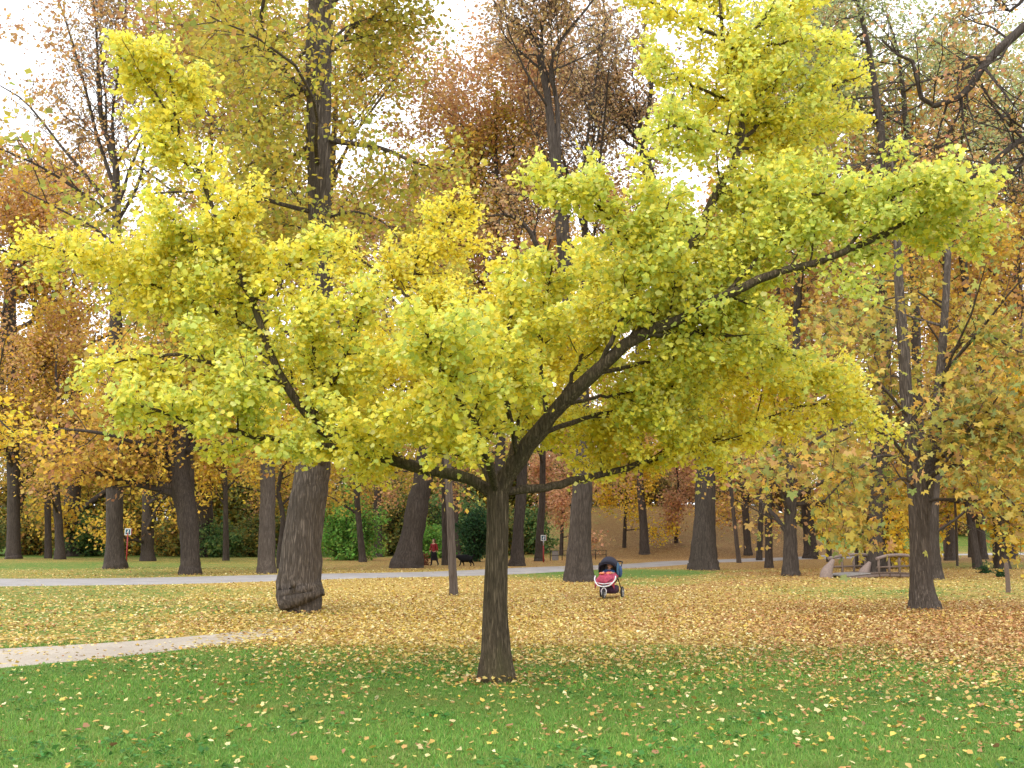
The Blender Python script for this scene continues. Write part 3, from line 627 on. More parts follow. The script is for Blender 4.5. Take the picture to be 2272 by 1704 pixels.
# right hand group
tK, baseK = tree('horse_chestnut', 'forked chestnut trunk with large yellow green hanging leaves on the brown leaf carpet', None,
    [(2053,1352,62),(2048,1325,52),(2044,1267,44),(2037,1120,45),(2026,1010,32),(2010,850,26),(1996,640,20),(1985,430,13)], 11.5, MAP, BGr, high=7.6, leafn=10500, lsize=.115, lspread=.3, limbs=18, t0=.30, limbL=.34, ang=78, up=-.03, k2=7, k3=4, seed=111, tmpl=PAT, flare=.4, sides=36, fall=.3, limb_r=.22,
    stems=[([(2046,1150,0),(2062,1060,.3),(2072,960,.5),(2090,780,.7),(2104,560,.9),(2108,380,1)],33,10), ([(2030,1040,0),(1960,960,-.6),(1860,950,-1.2),(1760,1010,-1.6),(1680,1060,-1.8)],9,3), ([(2020,930,0),(1930,840,-1),(1830,880,-1.8),(1740,960,-2.2)],8,3),
           ([(2080,960,.5),(2150,900,0),(2230,930,-.6),(2300,1010,-1)],9,3), ([(2060,1060,.3),(2130,1030,-.6),(2200,1070,-1.2),(2260,1130,-1.6)],8,3), ([(2030,1040,0),(1960,1010,-1.2),(1880,1060,-2),(1830,1110,-2.4)],8,3), ([(2090,800,.6),(2170,740,.2),(2260,780,-.2)],8,3), ([(2035,1090,0),(2000,1060,-.8),(1940,1110,-1.5),(1900,1160,-1.8)],6,2)])
tree('larch_tree', 'dark straight trunk by the footbridge carrying thin pale green needles high up', GB,
    [(1946,1281,42),(1945,1255,35),(1942,1164,28),(1948,900,25),(1957,500,21),(1957,330,18),(1935,150,14),(1911,37,10)], 29, LAR, BD, leafn=14000, lsize=.13, lspread=.4, limbs=30, t0=.45, limbL=.28, ang=82, up=-.01, k2=8, k3=5, seed=112, flare=.3, fall=.3)
tree('yellow_thicket_tree', 'dark trunk wrapped in low yellow leaves between broad twin trunk and footbridge', GB,
    [(1754,1278,38),(1754,1250,32),(1754,1150,27),(1756,1065,24),(1765,850,19),(1770,600,13)], 18, [*MAP, *BRN], BD, leafn=9000, lsize=.17, lspread=.4, limbs=18, t0=.18, limbL=.27, ang=66, up=0, k2=7, k3=5, seed=113)
tree('brown_tree', 'slender dark trunk close behind the one wrapped in yellow leaves', GB,
    [(1706,1260,20),(1706,1230,17),(1706,1100,15),(1706,992,14),(1690,750,11)], 21, [*BRN, *AMB], BD, leafn=9000, lsize=.18, lspread=.45, limbs=16, t0=.3, limbL=.28, k2=7, k3=5, seed=114)
tree('slender_tree', 'slender leaning pale stem just right of the broad twin trunk', GB,
    [(1640,1249,10),(1632,1180,9),(1616,1028,8),(1600,850,6)], 14, AMB, BS, leafn=3500, lsize=.16, lspread=.4, limbs=10, t0=.35, limbL=.25, k2=6, k3=4, seed=115)
tree('brown_tree', 'dark narrow trunk rising behind the slender leaning pale stem', GB,
    [(1684,1244,13),(1688,1150,11),(1695,992,10),(1700,800,8)], 19, BRN, BD, leafn=7000, lsize=.2, lspread=.5, limbs=14, t0=.3, limbL=.28, k2=7, k3=5, seed=116)
tree('narrow_tree', 'narrow dark trunk behind the left end of the footbridge', GB,
    [(1840,1247,12),(1839,1175,10),(1838,1050,9),(1845,850,7)], 20, [*BRN, *MAP], BD, leafn=8000, lsize=.19, lspread=.5, limbs=14, t0=.3, limbL=.28, k2=7, k3=5, seed=117)
tree('rear_chestnut', 'dark leaning trunk close behind the forked chestnut', GB,
    [(2079,1286,28),(2077,1255,22),(2073,1180,19),(2080,1000,17),(2095,750,13)], 16, [*MAP, *AMB], BD, leafn=9000, lsize=.16, lspread=.4, limbs=16, t0=.25, limbL=.30, k2=7, k3=5, seed=118)
tree('orange_tree', 'short thick dark trunk with rusty orange crown beyond the footbridge ditch', GB,
    [(2110,1244,27),(2110,1225,22),(2112,1150,19),(2120,950,15)], 21, [*AMB, *BRN], BD, leafn=12000, lsize=.19, lspread=.5, limbs=16, t0=.25, limbL=.34, k2=8, k3=5, seed=119)
tree('sapling', 'thin pale sapling stem in front of the short thick trunk with rusty crown', GB,
    [(2124,1256,6),(2122,1180,5.5),(2118,1100,5)], 8, MAP, BS, leafn=900, lsize=.15, lspread=.25, limbs=7, t0=.4, limbL=.22, k2=4, k3=3, seed=120, flare=.1)
tree('thin_dark_tree', 'thin dark trunk before the far end of the asphalt path', GB,
    [(2152,1237,9),(2153,1150,8),(2160,950,6)], 20, BRN, BD, leafn=9000, lsize=.24, lspread=.6, limbs=14, t0=.3, limbL=.3, k2=7, k3=5, seed=121)
tree('grey_stem_tree', 'grey stem left of the wooden stake with brown thin crown', GB,
    [(2209,1250,11),(2207,1150,10),(2204,950,8)], 22, [*BRN, *AMB], BS, leafn=11000, lsize=.18, lspread=.5, limbs=16, t0=.3, limbL=.34, k2=8, k3=5, seed=122)
# oak whose trunk stands outside the picture on the right and whose crooked limbs reach in
tree('crooked_oak', 'crooked bare dark limbs reaching in above the chestnut', None,
    [(2480,1325,70),(2470,1250,60),(2450,1000,52),(2440,600,44),(2420,250,32),(2400,0,24)], 17, BRN, BD, leafn=2600, lsize=.11, lspread=.25, limbs=5, t0=.6, limbL=.25, ang=60, k2=15, k3=10, seed=123,
    stems=[([(2430,30,0),(2340,20,0),(2272,59,0),(2209,117,-.3),(2179,150,-.4),(2154,191,-.5),(2128,217,-.6),(2073,235,-.8),(2044,217,-.9),(2025,136,-1),(1992,121,-1.1),(1956,88,-1.2)],26,5),
           ([(2182,145,-.4),(2165,128,-.4),(2145,130,-.5),(2128,165,-.5),(2120,205,-.6),(2095,215,-.6)],7,3), ([(2130,217,-.6),(2130,245,-.6),(2108,290,-.7),(2095,315,-.8),(2070,330,-.9)],6,2),
           ([(2445,420,0),(2360,300,0),(2272,308,0),(2215,350,-.4),(2165,389,-.8),(2110,430,-1.2)],22,5), ([(2430,30,0),(2330,-60,.6),(2250,20,.8),(2220,10,1),(2190,-30,1.2)],12,4), ([(2240,90,-.1),(2200,60,.3),(2165,50,.5),(2130,30,.6)],6,2), ([(2300,312,0),(2240,390,.6),(2190,410,1),(2140,400,1.4)],9,3)])
# left hand group
tree('copper_beech', 'dark trunk at the far left under a copper brown crown', GB,
    [(30,1240,34),(30,1215,29),(30,1055,27),(28,850,22),(25,600,16)], 26, [*BRN, (.5,.3,.03,3)], BD, leafn=20000, lsize=.21, lspread=.5, limbs=22, t0=.25, limbL=.40, k2=8, k3=6, seed=124, flare=.3)
tree('pair_tree', 'thin leaf wrapped stem left of a pair of stems before green bushes', GB,
    [(107,1239,15),(106,1150,13),(103,1008,12)], 17, AMB, BD, leafn=7000, lsize=.2, lspread=.5, limbs=14, t0=.25, limbL=.32, k2=7, k3=5, seed=125)
tree('pair_tree', 'thicker right stem of a pair leaning left before green bushes', GB,
    [(133,1241,24),(132,1200,19),(124,1090,16),(116,1008,14)], 18, [*AMB, *BRN], BD, leafn=9000, lsize=.2, lspread=.5, limbs=14, t0=.25, limbL=.36, k2=7, k3=5, seed=126)
tree('amber_maple', 'double dark trunk just right of the left red signpost under amber leaves', GB,
    [(327,1245,32),(327,1215,26),(328,1100,24),(330,950,18)], 16, [*AMB, *GOLD], BD, leafn=12000, lsize=.19, lspread=.5, limbs=16, t0=.16, limbL=.4, up=-.01, k2=8, k3=5, seed=127)
tree('young_maple', 'thin trunk between the forking amber maple and straight grey trunk', GB,
    [(501,1244,14),(501,1150,11),(500,1050,9)], 13, [*GOLD, *AMB], BD, leafn=8000, lsize=.18, lspread=.45, limbs=14, t0=.2, limbL=.36, k2=7, k3=5, seed=128)
tree('thin_dark_tree', 'thin dark curved trunk between the massive trunk and leaning oak', GB,
    [(805,1247,18),(803,1225,15),(798,1171,13),(790,1063,12),(785,850,9)], 19, [*AMB, *YG], BD, leafn=9000, lsize=.18, lspread=.45, limbs=15, t0=.33, limbL=.3, k2=7, k3=5, seed=129, flare=.3)
tree('pale_stem', 'pale thin stem leaning right among green bushes behind the massive trunk', GB,
    [(812,1215,8),(818,1160,7),(845,1074,6),(865,1000,5)], 13, YG, BS, leafn=1500, lsize=.2, lspread=.4, limbs=8, t0=.5, limbL=.2, k2=5, k3=3, seed=130, Y=112, flare=.1)
tree('dark_stem', 'dark stem half hidden behind the slim pale grey stem', GB,
    [(988,1254,15),(987,1200,13),(986,1100,12),(985,950,10)], 17, [*AMB, *YG], BD, leafn=7000, lsize=.18, lspread=.45, limbs=12, t0=.35, limbL=.3, k2=7, k3=5, seed=131)
tree('gnarled_tree', 'thin dark twisting stem tucked behind the massive trunk', GB,
    [(622,1262,16),(620,1230,13),(628,1150,11),(618,1080,9),(640,1000,8)], 12, [*GOLD, *AMB], BD, leafn=8000, lsize=.16, lspread=.4, limbs=12, t0=.3, limbL=.36, k2=7, k3=5, seed=132)
# low boughs of a golden tree that stands just outside the left edge
tree('golden_maple', 'golden orange leaf cluster hanging in at the left edge', None,
    [(-260,1330,40),(-262,1290,34),(-255,1100,30),(-240,900,24)], 9, GOLD, BD, leafn=3600, lsize=.14, lspread=.2, limbs=9, t0=.5, limbL=.25, k2=6, k3=5, seed=133, tmpl=OVT,
    stems=[([(-250,980,0),(-140,930,-.5),(-40,910,-.8),(30,960,-1)],9,3), ([(-250,1000,0),(-150,990,0),(-60,1000,0),(10,1010,0)],7,2)])
# understorey: small rusty trees and hanging yellow boughs on the slope
for i, (px, py, h, pal, lab) in enumerate([
    (1245, 1232, 9, RST, 'small rust pink tree at the foot of the slope beside the rail'),
    (1500, 1205, 9, RST, 'small rust pink tree on the leafy slope behind the broad twin trunk'),
    (1385, 1215, 10, GOLD, 'small golden tree hanging over the leafy slope'),
    (1900, 1262, 6, GOLD, 'low bright yellow maple beside the footbridge'),
    (2072, 1250, 8, GOLD, 'low bright yellow maple behind the forked chestnut'),
    (880, 1225, 11, [*YG, *AMB], 'small yellow green tree behind the leaning oak'),
    (700, 1226, 11, [*AMB, *GOLD], 'small amber tree behind the massive trunk'),
    (190, 1226, 12, [*AMB, (.3,.28,.04,5)], 'small amber tree left of the elm'),
    (1655, 1225, 12, [*BRN, *AMB], 'small brown tree on the slope behind slender stems'),
    (2180, 1222, 13, [*BRN, *MAP], 'small brown yellow tree beyond the far path end')]):
    tree('small_tree', lab, 'small trees under the tall ones', [(px, py, 9), (px+2, py-60, 7), (px+5, py-120, 5)], h, pal, BD, leafn=7000, lsize=.2, lspread=.45, limbs=14, t0=.12, limbL=.42, ang=68, up=-.01, k2=7, k3=5, seed=140+i, flare=.2)

# further trees of the same kinds, standing behind (copies share their meshes)
def copy_tree(src, name, label, px, py, sc, rz, group):
    b = ground(px, py); T = src.copy(); COL.objects.link(T); T.name = name; T.location = b; T.rotation_euler = (0, 0, rz); T.scale = (sc, sc, sc)
    tag(T, label, 'tree', group)
    for ch in src.children:
        c = ch.copy(); COL.objects.link(c); c.parent = T
    return T
SRC = {o['label']: o for o in bpy.data.objects if o.parent is None and 'label' in o.keys() and o.get('category') == 'tree'}
def src(key): return next(o for l, o in SRC.items() if key in l)
for px, py, key, sc, rz, lab in [
    (1010, 1238, 'copper brown crown standing beyond', 1.05, 2.1, 'tall copper beech far behind the slim pale stem'),
    (840, 1236, 'copper brown crown standing beyond', 1.0, 4.0, 'tall copper beech far behind the leaning oak'),
    (455, 1236, 'dense amber crown', 1.6, 1.2, 'tall amber maple far behind the forking maple'),
    (-40, 1235, 'at the far left under a copper', 1.25, 2.5, 'tall copper beech beyond the far left bushes'),
    (160, 1234, 'double dark trunk', 1.7, .8, 'tall amber tree beyond bushes left of the elm'),
    (700, 1235, 'straight smooth grey', 1.2, 2.2, 'tall yellow brown tree far behind the massive trunk'),
    (380, 1232, 'copper brown crown standing beyond', .95, 5.4, 'tall copper beech far behind the forking amber maple'),
    (1800, 1240, 'rusty orange', 1.3, 1.9, 'tall rusty tree beyond the footbridge'),
    (1990, 1238, 'rusty orange', 1.4, 3.6, 'tall rusty tree behind the larch'),
    (2240, 1240, 'rusty orange', 1.4, 5.1, 'tall rusty tree beyond the wooden stake'),
    (1660, 1232, 'slender dark trunk close behind', 1.45, 2.9, 'tall brown tree on the slope foot right of twin trunk'),
    (2100, 1236, 'grey stem left of', 1.5, .9, 'tall thin crowned tree far behind the forked chestnut'),
    (2330, 1246, 'thin pale green needles', 1.1, 2.0, 'pale green larch standing beyond the ditch at the right edge'),
    (2180, 1241, 'thin pale green needles', 1.15, 4.1, 'pale green larch behind the grey stem'),
    (1430, 1230, 'narrow dark trunk directly', 1.25, 3.3, 'tall brown tree on the leafy slope behind the pushchair'),
    (672, 1263, 'straight smooth grey', 1.12, 3.0, 'tall yellow brown tree standing hidden right behind the massive trunk'),
    (1103, 1258, 'copper brown crown standing beyond', .95, 1.0, 'copper beech hidden right behind the ginkgo trunk'),
    (421, 1262, 'copper brown crown standing beyond', .98, 3.6, 'copper beech hidden right behind the forking amber maple'),
    (1288, 1262, 'thin leaved elm', .85, 2.0, 'elm hidden right behind the bare oak'),
    (30, 1230, 'thin leaved elm', 1.1, 4.0, 'elm hidden right behind the far left dark trunk'),
    (2050, 1275, 'thin pale green needles', 1.0, .9, 'pale green larch hidden right behind the forked chestnut'),
    (2225, 1262, 'thin pale green needles', 1.05, 2.6, 'pale green larch beyond the ditch beside the stake'),
    (2300, 1256, 'grey stem left of', 1.5, 4.2, 'tall thin crowned brown tree beyond the ditch at the edge'),
    (1946, 1262, 'rusty orange', 1.5, .4, 'tall rusty tree hidden right behind the larch'),
    (1756, 1258, 'grey stem left of', 1.35, 1.4, 'tall thin brown tree behind the trunk wrapped in yellow leaves'),
    (2170, 1262, 'small brown yellow tree', 1.0, 2.2, 'small brown yellow tree on the ditch bank by the stake'),
    (2290, 1262, 'low bright yellow maple behind', 1.3, 2.2, 'yellow maple beyond the ditch right of the stake')]:
    copy_tree(src(key), 'background_tree', lab, px, py, sc, rz, 'tall trees of the far wood edge')
# ------------------------------------------------------------------ shrubs
GRN = [(.14, .25, .08, 3), (.20, .30, .09, 2), (.09, .18, .07, 2), (.28, .31, .09, 1.4)]
LGR = [(.18, .38, .07, 3), (.13, .31, .06, 2), (.28, .42, .08, 2)]
DGR = [(.035, .09, .04, 3), (.05, .12, .045, 2), (.07, .15, .05, 1)]
MIXG = [(.22, .26, .08, 3), (.32, .30, .08, 2), (.14, .20, .07, 2), (.48, .36, .08, 1.5)]
def shrub(name, label, px, py, wpx, h, pal, n, size, group, Y=None, seed=0, tmpl=RHT, cone=0.0, stems=9):
    r = np.random.default_rng(seed)
    b = ground(px, py) if Y is None else np.array([*at(px, py, Y)[:2], 0]); b[2] = gz(b[0], b[1]); w = wpx/FPX*b[1]/2
    T = thing(name, label, 'shrub', b, group=group)
    # arching stems, then leaves round their outer ends
    a = r.uniform(0, 6.28, stems*4); q = np.zeros((stems*4, 6, 3)); t = np.linspace(0, 1, 6)
    reach = w*np.sqrt(r.uniform(.02, 1, stems*4)); hh = h*(1-.45*(reach/w)**2)*r.uniform(.18, 1.08, stems*4)
    if cone: hh = h*(1-cone*(reach/w))*r.uniform(.75, 1.05, stems*4)
    q[:, :, 0] = np.cos(a)[:, None]*reach[:, None]*t**1.1; q[:, :, 1] = np.sin(a)[:, None]*reach[:, None]*t**1.1; q[:, :, 2] = hh[:, None]*np.sin(t*1.5)/math.sin(1.5)-.15*(1-t)
    q += r.normal(0, .03*h, q.shape)*t[None, :, None]
    rr = np.linspace(.03, .006, 6)[None]*np.ones((len(q), 1))*max(.6, h/2.5)
    p2, r2 = sprout(q, rr, 7, .04, 1, np.full(len(q), h*.28), 48, 3, up=.03, wig=.15, rs=.6, rmin=.005, r=r)
    v, f = join_q([tubes(q, rr, 4), tubes(p2, r2, 3)]); tag(link('stems', mesh_np('stems', v, f, smooth=True), BD, T), kind='stuff')
    pos, tan = along(p2, n, 0, 1.1, size*1.0, r); pos[:, 2] = np.maximum(pos[:, 2], .02)
    nrm = r.normal(0, .6, (n, 3))+np.array([0, -.3, .6])+pos/np.array([w, w, h])*.3; col = palette(pal, n, r, .16)
    tint = 1+.25*snoise(pos[:, 0]*1.5+pos[:, 2], pos[:, 1]*1.5-pos[:, 2], 1.3, seed)
    me = scatter('foliage', tmpl, pos, nrm, tan+r.normal(0, .6, (n, 3)), r.normal(size, size*.25, n).clip(size*.4), col*tint[:, None], r.normal(1, .8, n))
    tag(link('foliage', me, M['leaf'], T), kind='stuff'); return T
GS = 'green bushes behind the far path'
shrub('bright_bush', 'bright light green bush mound between the massive trunk and leaning oak', 775, 1243, 150, 5.0, LGR, 9000, .2, GS, seed=201, stems=14)
shrub('bright_bush', 'bright green low bush beside the leaning oak and walking person', 960, 1238, 110, 3.2, LGR, 6000, .2, GS, seed=202)
shrub('yew_bush', 'rounded dark evergreen bush right behind the black dog', 1055, 1246, 84, 3.9, DGR, 9000, .15, None, seed=203, cone=.35, stems=16)
for i, (px, py, w, h, pal, lab) in enumerate([
    (-60, 1233, 160, 4.5, MIXG, 'green bush at the far left behind the copper beech'),
    (70, 1230, 150, 5.5, [*MIXG, *AMB], 'olive green bush behind the pair of thin stems'),
    (190, 1234, 140, 4.0, GRN, 'green bush left of the elm trunk'),
    (300, 1231, 140, 4.0, [*MIXG, *AMB], 'olive bush behind the left red signpost'),
    (390, 1234, 130, 4.0, [*MIXG, *AMB], 'yellowish green bush behind the forking amber maple'),
    (480, 1236, 120, 3.4, GRN, 'green bush behind the thin young maple'),
    (560, 1235, 130, 4.5, MIXG, 'olive green bush behind the straight grey trunk'),
    (650, 1234, 140, 5.0, MIXG, 'olive bush hidden behind the massive trunk'),
    (870, 1232, 150, 6.5, MIXG, 'tall olive bush left behind the leaning oak'),
    (1000, 1228, 150, 7.5, GRN, 'tall green bush behind the slim pale stem'),
    (1110, 1232, 120, 4.5, MIXG, 'olive bush between the ginkgo and beech trunks'),
    (1180, 1226, 100, 4.0, GRN, 'green bush behind the narrow trunk and signpost')]):
    shrub('green_bush', lab, px, py, w, h, pal, 5500, .24, GS, seed=210+i, stems=11)
for i, (px, py, w, h) in enumerate([(2185, 1272, 30, .5), (2222, 1280, 16, .35)]):
    shrub('ivy_clump', 'dark green low clump on the leafy ditch edge' if i == 0 else 'smallest dark green clump on the leafy ditch edge beside the stake', px, py, w, h, DGR, 500, .08, 'green clumps by the ditch', seed=230+i, stems=4)
shrub('leafy_regrowth', 'small red brown leaf heap of twigs at the foot of the leaning oak', 940, 1254, 22, .75, [(.28, .09, .05), (.2, .06, .04)], 500, .10, None, seed=240, stems=4)
OLV = [(.30, .24, .08, 3), (.38, .27, .08, 2), (.20, .18, .07, 2), (.42, .26, .11, 1)]
u1 = shrub('understorey_bush', 'tall olive brown thicket on the slope crest behind the rail', 1260, 1150, 150, 7, OLV, 8000, .3, 'brown thickets on the far slope', Y=124, seed=251, stems=12)
u2 = shrub('understorey_bush', 'tall russet thicket on the slope crest behind the broad twin trunk', 1550, 1150, 160, 8, [*BRN, *OLV], 8000, .3, 'brown thickets on the far slope', Y=126, seed=252, stems=12)
u3 = shrub('understorey_bush', 'tall green thicket behind the bushes left of the elm', 150, 1150, 200, 9, [*MIXG, *YG], 9000, .34, 'green thickets behind the bushes', Y=116, seed=253, stems=14)
u4 = shrub('understorey_bush', 'tall yellow green thicket behind the forking amber maple', 420, 1150, 200, 10, [*MIXG, *AMB], 9000, .34, 'green thickets behind the bushes', Y=120, seed=254, stems=14)
for i, (px, Yq, k, rz, lab) in enumerate([(-60, 118, u4, 1.0, 'yellow green thicket beyond the copper beech at far left'), (50, 122, u3, 2.0, 'green thicket behind the pair of thin stems'), (270, 120, u4, 3.0, 'yellow green thicket behind the left red signpost'), (540, 118, u3, 4.0, 'green thicket behind the straight grey trunk'),
    (660, 122, u4, 5.0, 'yellow green thicket far behind the massive trunk'), (770, 118, u3, .5, 'green thicket behind the bright light green bush'), (870, 121, u4, 2.4, 'yellow green thicket left behind the leaning oak'), (960, 118, u3, 3.3, 'green thicket behind the walking person'), (1060, 122, u4, 4.4, 'yellow green thicket behind the dark evergreen bush'), (1160, 118, u3, 5.6, 'green thicket behind the beech and narrow trunks'),(1345, 128, u2, 1.0, 'russet thicket on the slope crest left of the pushchair'), (1420, 124, u1, 2.0, 'olive brown thicket on the slope crest behind the pushchair'), (1485, 130, u2, 3.1, 'russet thicket on the slope crest beside the broad twin trunk'),
    (1640, 126, u1, 4.0, 'olive brown thicket on the slope behind the leaning slender stem'), (1720, 128, u2, .4, 'russet thicket behind the trunk wrapped in yellow leaves'), (1800, 150, u1, 5.0, 'olive brown thicket far behind the footbridge'), (1900, 152, u2, 2.6, 'russet thicket far behind the larch'),
    (2010, 155, u1, 1.4, 'olive brown thicket far behind the forked chestnut'), (2120, 152, u2, 5.2, 'russet thicket beyond the short thick trunk'), (2230, 155, u1, 3.4, 'olive brown thicket far beyond the wooden stake')]):
    T = k.copy(); COL.objects.link(T); b = at(px, 1150, Yq); T.location = (b[0], b[1], gz(b[0], b[1])); T.rotation_euler = (0, 0, rz); tag(T, lab)
    for ch in k.children:
        c = ch.copy(); COL.objects.link(c); c.parent = T
# ------------------------------------------------------------------ far wood closing the view
def woodland():
    r = np.random.default_rng(300); n = 250
    Yw = r.uniform(140, 235, n); Xw = r.uniform(-.62, .62, n)*Yw; H = r.uniform(11, 19, n)
    H = H*(1+.25*np.sin(Xw*.06))
    P = np.zeros((n, 6, 3)); t = np.linspace(0, 1, 6); lean = r.normal(0, 1.0, (n, 2))
    P[:, :, 0] = Xw[:, None]+lean[:, :1]*t; P[:, :, 1] = Yw[:, None]+lean[:, 1:]*t; P[:, :, 2] = gz(Xw, Yw)[:, None]-.3+H[:, None]*t
    Rr = r.uniform(.14, .34, n)[:, None]*np.linspace(1, .15, 6)[None]
    p1, r1 = sprout(P, Rr, 9, .18, 1, H*.30, 58, 4, up=.03, wig=.12, rs=.45, rmin=.03, r=r)
    p2, r2 = sprout(p1, r1, 3, .2, 1, np.full(len(p1), 2.0), 45, 2, up=.02, wig=.15, rs=.5, rmin=.02, r=r)
    v, f = join_q([tubes(P, Rr, 6), tubes(p1, r1, 3), tubes(p2, r2, 3)])
    W = thing('far_wood', None, None, (0, 0, 0))
    w = link('far_wood_stems', mesh_np('far_wood_stems', v, f, smooth=True), BD, None)
    m = 95000; i = r.integers(0, len(p2), m); tt = r.uniform(0, 1.1, m); pos, tan = interp(p2[i], tt); pos = pos+r.normal(0, .55, (m, 3))
    ti = i//(9*3)
    pals = [AMB, BRN, MIXG, GOLD, ELM, GRN, AMB, BRN, RST, MIXG]; kind = r.integers(0, len(pals), n)
    col = np.zeros((m, 3))
    for k in range(len(pals)):
        s = kind[ti] == k; col[s] = palette(pals[k], int(s.sum()), r, .15)
    hrel = (pos[:, 2]-gz(pos[:, 0], pos[:, 1]))
    me = scatter('far_wood', RHT, pos, r.normal(0, .6, (m, 3))+np.array([0, -.3, .5]), tan+r.normal(0, .5, (m, 3)), r.normal(.6, .15, m).clip(.25), col, r.normal(1, .8, m))
    bpy.data.objects.remove(W)
    o = link('far_wood', me, M['leaf']); tag(o, 'autumn coloured wood closing the view behind the park', 'wood', kind='stuff')
    w.parent = o; w.name = 'stems'; tag(w, kind='stuff')
woodland()
# ------------------------------------------------------------------ small things in the park
def bm_obj(name, fn, mat, parent=None, smooth=True):
    bm = bmesh.new(); fn(bm); me = bpy.data.meshes.new(name); bm.to_mesh(me); bm.free()
    if smooth:
        for p in me.polygons: p.use_smooth = True
    return link(name, me, mat, parent)
def b_box(bm, c, s, rot=None, bev=0.0):
    g = bmesh.ops.create_cube(bm, size=1.0)['verts']
    for v in g: v.co = Vector((v.co.x*s[0], v.co.y*s[1], v.co.z*s[2]))
    if bev:
        es = {e for v in g for e in v.link_edges}; bmesh.ops.bevel(bm, geom=list(es), offset=bev, segments=2, affect='EDGES')
        g = [v for v in bm.verts if v.is_valid and v not in b_box.done] if hasattr(b_box, 'done') else list(bm.verts)
    if rot is not None:
        for v in g: v.co = rot @ v.co
    for v in g: v.co += Vector(c)
def box_obj(name, c, s, mat, parent=None, rot=None, bev=0.0):
    return bm_obj(name, lambda bm: b_box(bm, c, s, rot, bev), mat, parent, smooth=False)
def tube_obj(name, pts, rad, mat, parent=None, sides=8, n=None, spl=True):
    P = np.array(pts, float); rad = np.broadcast_to(np.asarray(rad, float), (len(P),))
    if spl and len(P) > 2:
        n = n or len(P)*4; s = np.linspace(0, len(P)-1, n); rad = np.interp(s, range(len(P)), rad); P = spline(P, n)
    v, f = tubes(P[None], rad[None], sides); me = mesh_np(name, v, f, smooth=True)
    bm = bmesh.new(); bm.from_mesh(me); bm.verts.ensure_lookup_table()
    m = len(P); bm.faces.new([bm.verts[i] for i in range(sides)]); bm.faces.new([bm.verts[(m-1)*sides+i] for i in range(sides)][::-1])
    bmesh.ops.recalc_face_normals(bm, faces=bm.faces[:]); bm.to_mesh(me); bm.free()
    return link(name, me, mat, parent)
def skin_obj(name, verts, edges, mat, parent=None, root=0, sub=2):
    """one continuous body grown over a skeleton; verts: (x, y, z, rx, ry)"""
    me = bpy.data.meshes.new(name); me.from_pydata([v[:3] for v in verts], edges, []); o = link(name, me, mat, parent)
    o.modifiers.new('skin', 'SKIN')
    for i, v in enumerate(verts):
        sv = me.skin_vertices[0].data[i]; sv.radius = (v[3], v[4] if len(v) > 4 else v[3]); sv.use_root = (i == root)
    s = o.modifiers.new('sub', 'SUBSURF'); s.levels = sub; s.render_levels = sub
    return o
def ell_obj(name, c, s, mat, parent=None, u=14, v=10, rot=None):
    def fn(bm):
        g = bmesh.ops.create_uvsphere(bm, u_segments=u, v_segments=v, radius=1)['verts']
        for q in g:
            q.co = Vector((q.co.x*s[0], q.co.y*s[1], q.co.z*s[2]))
            if rot is not None: q.co = rot @ q.co
            q.co += Vector(c)
    return bm_obj(name, fn, mat, parent)
mt_ = {k: plain_mat(k, *a) for k, a in {
    'navy': ((.018, .018, .035), .8), 'black_cloth': ((.02, .018, .022), .85), 'grey_lining': ((.10, .10, .11), .9), 'teal': ((.04, .12, .22), .8), 'blue': ((.03, .08, .22), .8),
    'pink': ((.72, .13, .22), .85), 'silver': ((.75, .74, .78), .35, .6), 'rubber': ((.03, .03, .03), .7), 'rim': ((.42, .42, .42), .5), 'skin': ((.62, .36, .25), .6), 'hair': ((.10, .035, .02), .6),
    'red_coat': ((.24, .015, .018), .8), 'dark_skirt': ((.022, .018, .022), .85), 'stocking': ((.03, .024, .026), .8), 'fur': ((.005, .005, .006), .7, .15), 'red_post': ((.33, .03, .025), .5), 'white': ((.78, .80, .80), .5),
    'sign_blue': ((.03, .10, .15), .5), 'grey_post': ((.42, .40, .44), .5), 'wood': ((.16, .115, .09), .85), 'pink_wood': ((.25, .19, .165), .85), 'dark_wood': ((.06, .04, .03), .9), 'stone': ((.30, .28, .27), .9), 'purple': ((.06, .025, .06), .85), 'orange': ((.75, .25, .12), .85)}.items()}
